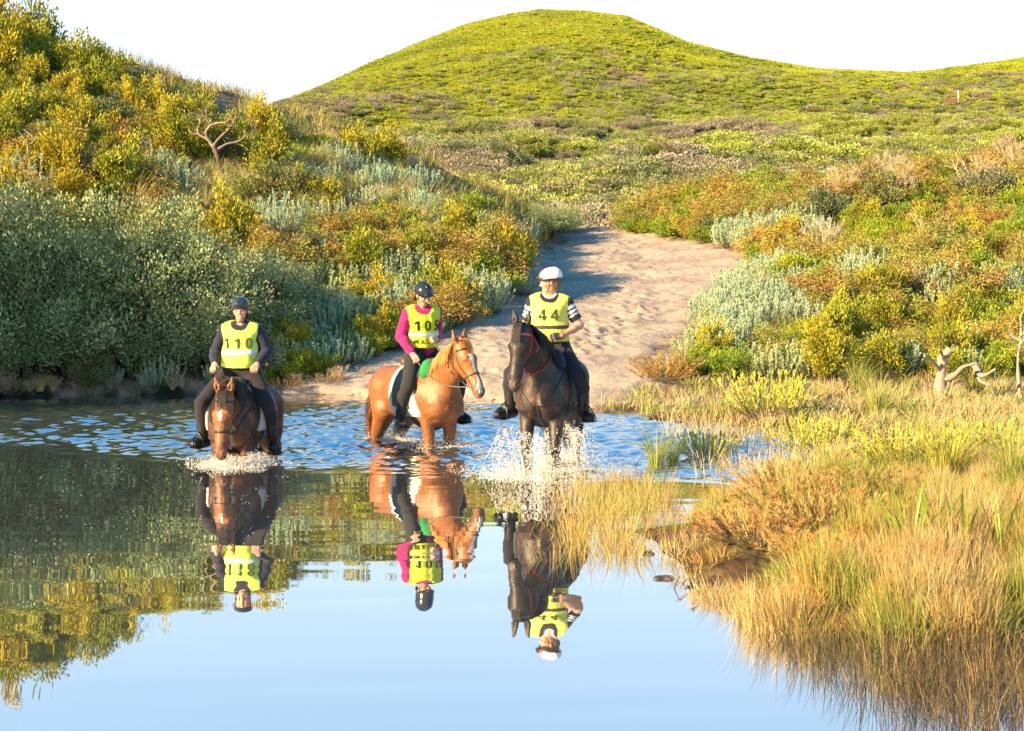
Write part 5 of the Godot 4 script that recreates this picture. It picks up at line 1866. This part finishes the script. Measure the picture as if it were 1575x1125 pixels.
func make_riders():
	mats.eye = vmat(0.08, Color(1, 1, 1), 0.0, 0.5)
	mats.hair = vmat(0.65, Color(1, 1, 1), 0.1, 0.35)
	mats.coat = noise_tex(256, 0.035, 52, 0.62, 1.0, 4)
	mats.hairs = noise_tex(256, 0.05, 41, 0.0, 1.0, 3)
	mats.strap = vmat(0.4, Color(1, 1, 1), 0.0, 0.5)
	mats.leather = vmat(0.45, Color(1, 1, 1), 0.0, 0.5)
	mats.cloth = vmat(0.85, Color(1, 1, 1), 0.0, 0.3)
	mats.cloth.rim_enabled = true
	mats.cloth.rim = 0.25
	mats.vest = vmat(0.6, Color(1, 1, 1), 0.12, 0.35)
	mats.plastic = vmat(0.3, Color(1, 1, 1), 0.0, 0.5)
	mats.shell = vmat(0.22, Color(1, 1, 1), 0.0, 0.5)
	mats.steel = pmat(Color(0.6, 0.6, 0.58), 0.25, 0.5, 0.9)
	mats.silver = vmat(0.35, Color(1, 1, 1), 0.0, 0.6)
	mats.ink = pmat(Color(0.035, 0.06, 0.02), 0.7, 0.3)

	var stand := [[[0.155, 0.56, 0.50], [0.155, 0.50, 0.50], [0.15, 0.2, 0.47], [0.15, 0.17, 0.47], [0.15, 0.075, 0.53]], [[0.155, 0.56, 0.46], [0.155, 0.50, 0.46], [0.15, 0.2, 0.40], [0.15, 0.17, 0.40], [0.15, 0.075, 0.46]]]
	# bay with lowered head, rider 110
	var h1 := make_horse({"x": -3.02, "d": 19.3, "depth": 0.68, "yaw": deg_to_rad(-6.0), "seed": 3, "front": stand,
		"coat": Color(0.07, 0.027, 0.013), "dark": Color(0.014, 0.009, 0.007), "face": Color(0.34, 0.115, 0.028), "muz": Color(0.16, 0.06, 0.025), "ear": Color(0.24, 0.09, 0.03), "chest": Color(0.09, 0.032, 0.013), "patch": Color(0.24, 0.085, 0.026), "hoof": Color(0.03, 0.025, 0.02), "foreleg": Color(0.12, 0.045, 0.018),
		"poll": Vector3(0.05, 1.43, 0.98), "muzzle": Vector3(0.04, 0.74, 1.12), "turn": -0.04, "neck": Vector3(0.02, 1.38, 0.72), "head_size": 1.12, "ears": 0.05, "blaze": 1, "rough": 0.58,
		"mane": Color(0.018, 0.013, 0.012), "tail": Color(0.015, 0.011, 0.01), "mane_side": 1.0, "mane_len": 1.0, "style": 1,
		"bridle": Color(0.02, 0.018, 0.016), "brow": Color(0.02, 0.018, 0.016), "nose": Color(0.02, 0.018, 0.016), "breast": Color(0.022, 0.02, 0.018), "pad": Color(0.36, 0.34, 0.30), "pad_low": 1.0, "saddle": Color(0.03, 0.028, 0.028)})
	tag(h1.node, "bay horse with small white star, head lowered to the water, under the 110 rider", "horse")
	make_rider({"skin": Color(0.56, 0.28, 0.18), "seat": Vector3(0, 1.56, 0.08), "twist": deg_to_rad(4.0), "lean": 0.04, "look": deg_to_rad(8.0), "nod": 0.02, "smile": true, "style": 1, "girth": 1.06,
		"elbow": [Vector3(-0.30, 1.86, 0.10), Vector3(0.30, 1.86, 0.10)], "wrist": [Vector3(-0.245, 1.725, 0.31), Vector3(0.235, 1.725, 0.31)],
		"hand_fwd": [Vector3(0.05, -0.42, 0.9), Vector3(-0.05, -0.42, 0.9)], "hand_back": [Vector3(-0.35, 0.9, 0.4), Vector3(0.35, 0.9, 0.4)], "thumb": [-1.0, 1.0],
		"knee": [Vector3(-0.37, 1.30, 0.40), Vector3(0.37, 1.30, 0.40)], "ankle": [Vector3(-0.40, 0.875, 0.24), Vector3(0.40, 0.86, 0.24)], "toe": [Vector3(-0.46, 0.845, 0.40), Vector3(0.46, 0.825, 0.40)],
		"shirt": Color(0.022, 0.022, 0.042), "long_sleeves": true, "hem": 0.02, "breeches": Color(0.020, 0.019, 0.021), "boot": Color(0.013, 0.013, 0.014), "boot_top": 0.45,
		"vest": Color(0.60, 0.70, 0.10), "vest_low": 0.13, "vest_top_y": 9.0, "bands": [[0.275, 0.325, Color(0.56, 0.60, 0.62), true]], "print": [["110", 0.40, 0.115, -0.005, 0.0]],
		"helmet": Color(0.035, 0.04, 0.05), "visor": Color(0.02, 0.02, 0.024), "hair": Color(0.10, 0.045, 0.02), "hair_len": 0.10, "tail_x": -0.06,
		"rein": Color(0.025, 0.022, 0.02), "sag": 0.05, "rein_out": 0.03, "leather": Color(0.03, 0.025, 0.02), "cage": true}, h1, "smiling person in navy shirt and lime vest numbered 110, riding the bay horse")
	# chestnut, rider 105
	var h2 := make_horse({"x": -1.13, "d": 20.5, "depth": 0.54, "yaw": deg_to_rad(35.0), "seed": 8, "front": stand,
		"coat": Color(0.34, 0.115, 0.026), "dark": Color(0.13, 0.045, 0.015), "face": Color(0.40, 0.14, 0.032), "muz": Color(0.30, 0.13, 0.07), "chest": Color(0.30, 0.095, 0.022), "hoof": Color(0.06, 0.045, 0.03), "foreleg": Color(0.20, 0.06, 0.015),
		"poll": Vector3(-0.06, 1.77, 1.06), "muzzle": Vector3(0.02, 1.20, 1.33), "turn": 0.10, "neck": Vector3(-0.03, 1.50, 0.80), "ears": 0.03, "blaze": 2, "rough": 0.54,
		"mane": Color(0.42, 0.17, 0.045), "tail": Color(0.26, 0.09, 0.025), "mane_side": -1.0, "mane_len": 1.0, "style": 2,
		"bridle": Color(0.09, 0.05, 0.02), "brow": Color(0.025, 0.02, 0.018), "nose": Color(0.11, 0.06, 0.025), "breast": Color(0.02, 0.02, 0.02), "pad": Color(0.62, 0.55, 0.44), "pad_low": 0.86, "pad_back": 0.12, "bag": Color(0.02, 0.20, 0.06), "saddle": Color(0.06, 0.04, 0.025)})
	tag(h2.node, "golden chestnut horse with a white blaze, wading under the magenta-sleeved rider", "horse")
	make_rider({"skin": Color(0.56, 0.29, 0.19), "seat": Vector3(0, 1.57, 0.08), "twist": deg_to_rad(-16.0), "lean": 0.10, "look": deg_to_rad(4.0), "nod": 0.42, "style": 2, "girth": 0.94, "head_fwd": 0.02,
		"elbow": [Vector3(-0.285, 1.84, 0.08), Vector3(0.27, 1.85, 0.02)], "wrist": [Vector3(-0.235, 1.64, 0.27), Vector3(0.11, 1.80, 0.26)],
		"hand_fwd": [Vector3(0.05, -0.6, 0.75), Vector3(-0.75, 0.1, 0.6)], "hand_back": [Vector3(-0.4, 0.7, 0.6), Vector3(0.5, 0.5, 0.7)], "thumb": [-1.0, 1.0],
		"knee": [Vector3(-0.355, 1.26, 0.36), Vector3(0.36, 1.28, 0.38)], "ankle": [Vector3(-0.385, 0.875, 0.22), Vector3(0.395, 0.875, 0.22)], "toe": [Vector3(-0.44, 0.835, 0.38), Vector3(0.46, 0.835, 0.38)],
		"shirt": Color(0.42, 0.018, 0.13), "long_sleeves": true, "hem": 0.03, "breeches": Color(0.026, 0.025, 0.026), "boot": Color(0.014, 0.014, 0.014), "boot_top": 0.4,
		"vest": Color(0.58, 0.62, 0.04), "vest_low": 0.15, "vest_top_y": 9.0, "bands": [[0.285, 0.325, Color(0.58, 0.60, 0.55), true]], "print": [["105", 0.41, 0.115, 0.012, 0.12], ["W.A.E.R.A", 0.225, 0.045, 0.0, 0.05]],
		"helmet": Color(0.02, 0.024, 0.03), "visor": Color(0.015, 0.016, 0.018), "hair": Color(0.22, 0.12, 0.05), "hair_len": 0.04,
		"rein": Color(0.10, 0.085, 0.06), "sag": 0.13, "rein_out": 0.08, "leather": Color(0.04, 0.03, 0.02), "cage": true}, h2, "person looking down in magenta shirt and yellow vest numbered 105, riding the chestnut")
	# near-black horse, rider 44
	var lift := [[[0.145, 0.58, 0.62], [0.14, 0.52, 0.64], [0.10, 0.26, 0.70], [0.095, 0.22, 0.71], [0.09, 0.12, 0.77]], [[0.16, 0.60, 0.62], [0.165, 0.55, 0.63], [0.15, 0.36, 0.44], [0.15, 0.33, 0.41], [0.15, 0.25, 0.33]]]
	var h3 := make_horse({"x": 0.42, "d": 18.45, "depth": 0.30, "yaw": deg_to_rad(-12.0), "seed": 14, "front": lift,
		"coat": Color(0.022, 0.012, 0.009), "dark": Color(0.010, 0.007, 0.006), "face": Color(0.030, 0.015, 0.010), "muz": Color(0.055, 0.026, 0.016), "chest": Color(0.05, 0.022, 0.011), "patch": Color(0.15, 0.065, 0.026), "hoof": Color(0.03, 0.025, 0.02), "foreleg": Color(0.03, 0.015, 0.01),
		"poll": Vector3(-0.135, 1.80, 0.94), "muzzle": Vector3(-0.185, 1.14, 1.10), "turn": -0.20, "neck": Vector3(-0.06, 1.56, 0.74), "ears": 0.04, "blaze": 0, "rough": 0.56,
		"mane": Color(0.014, 0.010, 0.009), "tail": Color(0.012, 0.009, 0.008), "mane_side": 1.0, "mane_len": 1.25, "style": 3,
		"bridle": Color(0.46, 0.03, 0.02), "brow": Color(0.55, 0.10, 0.08), "nose": Color(0.04, 0.035, 0.033), "breast": Color(0.035, 0.03, 0.028), "pad": Color(0.045, 0.045, 0.05), "pad_low": 1.0, "bag": Color(0.012, 0.018, 0.035), "saddle": Color(0.02, 0.022, 0.03)})
	tag(h3.node, "near-black horse in red bridle, trotting through its own splash", "horse")
	make_rider({"skin": Color(0.58, 0.29, 0.18), "seat": Vector3(0, 1.51, 0.08), "twist": deg_to_rad(8.0), "lean": 0.02, "look": deg_to_rad(-76.0), "nod": 0.08, "style": 3, "girth": 1.0, "glove": Color(0.025, 0.025, 0.028),
		"elbow": [Vector3(-0.27, 1.79, 0.08), Vector3(0.32, 1.80, 0.05)], "wrist": [Vector3(-0.16, 1.72, 0.30), Vector3(0.17, 1.70, 0.30)],
		"hand_fwd": [Vector3(0.3, -0.3, 0.85), Vector3(-0.85, -0.05, 0.5)], "hand_back": [Vector3(-0.3, 0.8, 0.5), Vector3(0.35, 0.55, 0.8)], "thumb": [-1.0, 1.0],
		"knee": [Vector3(-0.36, 1.30, 0.38), Vector3(0.37, 1.28, 0.36)], "ankle": [Vector3(-0.40, 0.90, 0.22), Vector3(0.40, 0.885, 0.22)], "toe": [Vector3(-0.50, 0.855, 0.36), Vector3(0.49, 0.845, 0.36)],
		"shirt": Color(0.022, 0.022, 0.026), "stripes": true, "collar": Color(0.66, 0.66, 0.68), "long_sleeves": false, "hem": 0.03, "breeches": Color(0.016, 0.018, 0.024), "boot": Color(0.016, 0.015, 0.015), "boot_top": 0.55,
		"vest": Color(0.64, 0.66, 0.12), "vest_low": 0.13, "vest_top_y": 9.0, "bands": [[0.262, 0.298, Color(0.045, 0.05, 0.04), false]], "print": [["44", 0.41, 0.12, -0.005, 0.0]],
		"helmet": Color(0.74, 0.74, 0.76), "visor": Color(0.05, 0.05, 0.055), "hair": Color(0.26, 0.17, 0.08), "hair_len": 0.015,
		"rein": Color(0.38, 0.03, 0.02), "sag": 0.06, "rein_out": 0.07, "leather": Color(0.03, 0.025, 0.02), "cage": true}, h3, "person in red and white helmet and yellow vest numbered 44, riding the near-black horse")


# ---------------------------------------------------------------- small things

func drop(mb: MB, p: Vector3, r: float, col: Color, flat := 1.0):
	var k := mb.v.size()
	for u in [Vector3(1, 0, 0), Vector3(0, 0, 1), Vector3(-1, 0, 0), Vector3(0, 0, -1), Vector3(0, 1, 0), Vector3(0, -1, 0)]:
		mb.v.append(p + u * Vector3(r, r * flat, r))
		mb.n.append(u)
		mb.c.append(col)
	for q in 4:
		var b := (q + 1) % 4
		mb.i.append_array(PackedInt32Array([k + q, k + b, k + 4, k + q, k + 5, k + b]))


func splash(centre: Vector3, legs: Array, count: int, high: float, wide: float, seed_n: int, label: String, streaks: int):
	var r := RandomNumberGenerator.new()
	r.seed = seed_n
	var mb := MB.new()
	var foam := Color(0.80, 0.75, 0.68)
	for k in count:
		var l: Vector3 = legs[r.randi() % legs.size()]
		var a := r.randf() * TAU
		var q := absf(r.randfn()) * wide * 0.55
		var h := high * pow(r.randf(), 2.4) * exp(-q / wide * 0.8)
		var p := l + Vector3(cos(a) * q, maxf(h, 0.0) + 0.004, sin(a) * q)
		drop(mb, p, r.randf_range(0.0014, 0.0048) * (1.0 - 0.4 * h / high), foam * r.randf_range(0.8, 1.15), r.randf_range(0.9, 2.6))
	# thrown jets: rows of drops along arcs
	for k in streaks:
		var l: Vector3 = legs[r.randi() % legs.size()]
		var a := r.randf() * TAU
		var v := Vector3(cos(a) * r.randf_range(0.1, 1.0) * wide, high * r.randf_range(0.5, 1.15), sin(a) * r.randf_range(0.1, 1.0) * wide)
		var t0 := r.randf_range(0.2, 0.7)
		for s in 26:
			var t := t0 + s * 0.018
			var p := l + v * Vector3(t, 4.0 * t * (1.0 - t) * 0.9, t) + rnd_dir(r) * 0.012
			if p.y > 0.0: drop(mb, p, r.randf_range(0.002, 0.006), foam * r.randf_range(0.85, 1.15), 1.3)
	# low churned foam round the legs
	for k in count / 4:
		var l: Vector3 = legs[r.randi() % legs.size()]
		var a := r.randf() * TAU
		var q := sqrt(r.randf()) * wide * 1.1
		drop(mb, l + Vector3(cos(a) * q * 1.3, absf(r.randfn()) * 0.018, sin(a) * q), r.randf_range(0.003, 0.010), foam * Color(0.98, 0.94, 0.9) * r.randf_range(0.75, 1.1), 0.6)
	var m := vmat(0.12, Color(1, 1, 1), 0.4, 0.5)
	stuff("splash", mb, m, label, "splash")


func limb(mb: MB, pts: Array, r0: float, r1: float, col: Color, per := 4, sides := 7):
	var s := spline(pts, per)
	var rs := PackedFloat32Array()
	for k in s.size(): rs.append(lerpf(r0, r1, float(k) / (s.size() - 1)) * (1.0 + 0.32 * nf.get_noise_1d(k * 1.7 + r0 * 300.0)))
	tube(mb, s, rs, col, sides)


# where the vertical plane through a base point is met by the ray of a pixel
func beside(base: Vector3, px: float, py: float, dz := 0.0) -> Vector3:
	var r := ray(px, py)
	return Vector3(0, EYE, 0) + r * ((base.z + dz) / r.z) - base


func make_small_things():
	var fr := func(o: Node3D, p: Vector3) -> Vector3: return o.transform * p
	splash(Vector3.ZERO, [Vector3(-0.04, 0, -17.75), Vector3(0.62, 0, -17.8), Vector3(0.26, 0, -17.3), Vector3(0.66, 0, -18.9), Vector3(0.36, 0, -18.2)], 7000, 0.46, 0.42, 1, "tall bright spray thrown up by the trotting near-black horse", 200)
	splash(Vector3.ZERO, [Vector3(-1.0, 0, -20.2), Vector3(-0.72, 0, -20.3), Vector3(-1.45, 0, -21.0)], 9000, 0.26, 0.26, 2, "low white splash round the legs of the chestnut horse", 30)
	splash(Vector3.ZERO, [Vector3(-3.15, 0, -18.7), Vector3(-2.85, 0, -18.7), Vector3(-3.05, 0, -18.25), Vector3(-2.75, 0, -18.6)], 5000, 0.11, 0.30, 3, "foam where the bay horse's legs and muzzle push the water", 14)
	# bubbles drifting on the still water
	var fl := MB.new()
	var r := RandomNumberGenerator.new()
	r.seed = 44
	for k in 320:
		var px := r.randf_range(10.0, 560.0)
		var py := 722.0 + 165.0 * pow(r.randf(), 1.2)
		if nf.get_noise_2d(px * 0.012, py * 0.03) < -0.05: continue
		var d := FOCAL * EYE / (py - 400.0)
		drop(fl, Vector3((px - 787.5) / FOCAL * d, 0.003, -d), r.randf_range(0.002, 0.0055), Color(0.7, 0.7, 0.7), 0.5)
	stuff("foam_flecks", fl, vmat(0.2, Color(1, 1, 1), 0.2, 0.5), "white bubbles scattered over the still dark water", "foam")
	# dead tree on the dune
	var b := pick(345, 277)
	var o := thing("dead_tree", b)
	tag(o, "gnarled bare dead tree with pale forked branches on the dune face", "dead tree")
	var grey := Color(0.27, 0.205, 0.15)
	var tr := MB.new()
	limb(tr, [Vector3(0, -0.1, 0), beside(b, 338, 258), beside(b, 334, 240, 0.05), beside(b, 328, 226)], 0.065, 0.05, Color(0.13, 0.10, 0.08))
	part("trunk", tr.mesh(), mats.bark, o)
	for w in [[[328, 226], [318, 214], [306, 207], [304, 196], [308, 186]], [[328, 226], [334, 216], [345, 205], [354, 196], [361, 184], [362, 174], [350, 178]], [[332, 232], [348, 222], [366, 218], [379, 208], [388, 196], [399, 186]], [[324, 220], [316, 206], [323, 194], [336, 189], [348, 188], [356, 178]], [[306, 207], [298, 206], [292, 203]], [[379, 208], [392, 208]], [[308, 186], [300, 180], [293, 184]], [[308, 190], [318, 180], [316, 170]], [[388, 196], [384, 186], [380, 180]]]:
		var pts := []
		var dz := r.randf_range(-0.5, 0.5)
		for k in w.size(): pts.append(beside(b, w[k][0], w[k][1], dz * k / w.size()))
		var bm := MB.new()
		limb(bm, pts, 0.036 if w.size() > 4 else 0.016, 0.010, grey * r.randf_range(0.8, 1.3))
		for q in 7:
			var s: Vector3 = pts[1 + r.randi() % (w.size() - 1)]
			tube(bm, PackedVector3Array([s, s + rnd_dir(r) * 0.12 + Vector3(0, 0.06, 0), s + rnd_dir(r) * 0.22 + Vector3(0, 0.16, 0)]), PackedFloat32Array([0.010, 0.006, 0.002]), grey, 4)
		part("branch", bm.mesh(), mats.bark, o)
	# driftwood stump
	b = pick(1446, 612)
	o = thing("driftwood_stump", b)
	tag(o, "weathered pale driftwood stump with forked arms above the marsh grass", "stump")
	var pale := Color(0.33, 0.25, 0.20)
	tr = MB.new()
	limb(tr, [Vector3(0, -0.1, 0), beside(b, 1447, 590), beside(b, 1449, 570), beside(b, 1451, 552), beside(b, 1462, 538)], 0.10, 0.06, pale, 5, 9)
	part("trunk", tr.mesh(), mats.bark, o)
	for w in [[[1449, 572], [1438, 560], [1423, 548]], [[1452, 584], [1468, 578], [1482, 565], [1499, 560]], [[1499, 560], [1506, 574], [1514, 578], [1532, 568]], [[1500, 572], [1508, 586], [1524, 593]], [[1453, 560], [1449, 545], [1446, 538]]]:
		var pts := []
		for k in w.size(): pts.append(beside(b, w[k][0], w[k][1], 0.12 * k))
		var bm := MB.new()
		limb(bm, pts, 0.058 if w.size() > 3 else 0.036, 0.018, pale * r.randf_range(0.85, 1.1), 4, 8)
		part("branch", bm.mesh(), mats.bark, o)
	# slender bare trunks
	for w in [[[1571, 612], [1566, 560], [1571, 520], [1570, 486]], [[43, 288], [44, 262], [42, 240], [43, 222]], [[565, 330], [566, 312], [564, 300]]]:
		b = pick(w[0][0], w[0][1])
		o = thing("bare_sapling", b)
		tag(o, ["slender pale bare sapling near the driftwood stump", "pale bare dead sapling on the tall dune above the dark bushes", "short bare sapling on the grassy spur"][[1571, 43, 565].find(w[0][0])], "sapling")
		var pts := []
		for q in w: pts.append(beside(b, q[0], q[1]))
		pts[0] = Vector3(0, -0.1, 0)
		tr = MB.new()
		limb(tr, pts, 0.03, 0.014, Color(0.34, 0.28, 0.22))
		part("trunk", tr.mesh(), mats.bark, o)
		for q in 5:
			var bm := MB.new()
			var s: Vector3 = (pts[1] as Vector3).lerp(pts[pts.size() - 1], r.randf())
			limb(bm, [s, s + Vector3(r.randfn() * 0.1, 0.12, r.randfn() * 0.1), s + Vector3(r.randfn() * 0.2, 0.34, r.randfn() * 0.2)], 0.016, 0.005, Color(0.40, 0.33, 0.26), 3, 5)
			part("branch", bm.mesh(), mats.bark, o)
	# sword-leaved plants in the reeds
	for w in [[1400, 868, 9], [1440, 862, 11], [1480, 866, 8], [1540, 880, 7]]:
		b = pick(w[0], w[1])
		o = thing("sword_leaf_plant", b)
		tag(o, "bright green sword-leaved plant among the orange reeds", "marsh plant", "sword-leaved plants in the reeds")
		for k in w[2]:
			var a := r.randf() * TAU
			var h := r.randf_range(0.34, 0.58)
			var out := Vector3(cos(a), 0, sin(a))
			var q := spline([out * 0.03, out * 0.07 + Vector3(0, h * 0.5, 0), out * r.randf_range(0.12, 0.26) + Vector3(0, h, 0)], 3)
			var lm := MB.new()
			strand(lm, q, r.randf_range(0.010, 0.016), Color(0.15, 0.24, 0.02) * r.randf_range(0.8, 1.3), Vector3(r.randfn(), 0.1, 1).normalized())
			part("leaf", lm.mesh(), vmat(0.45, Color(1, 1, 1), 0.4, 0.4) if k == 0 else (o.get_child(0) as MeshInstance3D).material_override, o)
	# clods and sticks at the mud bank
	for w in [[1022, 890, 0.034], [1000, 852, 0.025], [1098, 912, 0.035], [1062, 872, 0.03]]:
		b = pick(w[0], w[1])
		var C := Body.new()
		for k in 6: C.ball(Vector3(r.randfn() * w[2], w[2] * 0.2 * r.randf(), r.randfn() * w[2] * 0.6), Vector3(w[2], w[2] * 0.55, w[2] * 0.8) * r.randf_range(0.5, 1.0), Color(0.05, 0.035, 0.02), 0.02)
		var cm := MB.new()
		net(C, w[2] * 0.22, Vector3(-4, -1, -3) * w[2], Vector3(4, 1.5, 3) * w[2], cm)
		o = part("mud_clod", cm.mesh(), vmat(0.5, Color(1, 1, 1), 0.0, 0.5), self)
		o.position = b
		tag(o, "dark wet clod of mud in the shallows by the mud bank", "mud clod", "mud clods by the mud bank")
	for w in [[[1045, 898], [1060, 890], [1076, 893]], [[1035, 905], [1042, 893], [1047, 886]], [[975, 720], [985, 705], [998, 690]]]:
		b = pick(w[0][0], w[0][1])
		var sm := MB.new()
		limb(sm, [Vector3(0, -0.02, 0), beside(b, w[1][0], w[1][1]), beside(b, w[2][0], w[2][1])], 0.004, 0.002, Color(0.05, 0.035, 0.025), 4, 5)
		o = part("stick", sm.mesh(), mats.bark, self)
		o.position = b
		tag(o, "thin dark stick poking out of the pond beside the marsh", "stick", "sticks in the pond")
	# on the far hill: a low red-brown board and a white marker post
	b = pick(1464, 166)
	o = thing("hillside_board", b)
	tag(o, "low red-brown board standing on the far hillside", "board")
	for k in 2:
		var pb := BoxMesh.new()
		pb.size = Vector3(0.14, 1.5, 0.14)
		var po := part("post", pb, pmat(Color(0.20, 0.10, 0.07), 0.8), o)
		po.position = Vector3(-0.8 + 1.6 * k, 0.75, -0.12)
	for k in 3:
		var bx := BoxMesh.new()
		bx.size = Vector3(1.8, 0.2, 0.08)
		var bo := part("plank", bx, pmat(Color(0.20, 0.085, 0.06), 0.8), o)
		bo.position = Vector3(0, 0.8 + 0.22 * k, 0)
	b = pick(1474, 164)
	o = thing("marker_post", b)
	tag(o, "white marker post beside the red-brown board on the hill", "post")
	var cy := CylinderMesh.new()
	cy.top_radius = 0.1
	cy.bottom_radius = 0.11
	cy.height = 2.3
	cy.radial_segments = 12
	var wp := part("shaft", cy, pmat(Color(0.5, 0.5, 0.5), 0.6), o)
	wp.position = Vector3(0, 1.1, 0)
	var cap := SphereMesh.new()
	cap.radius = 0.1
	cap.height = 0.2
	wp = part("cap", cap, pmat(Color(0.5, 0.5, 0.5), 0.6), o)
	wp.position = Vector3(0, 2.26, 0)
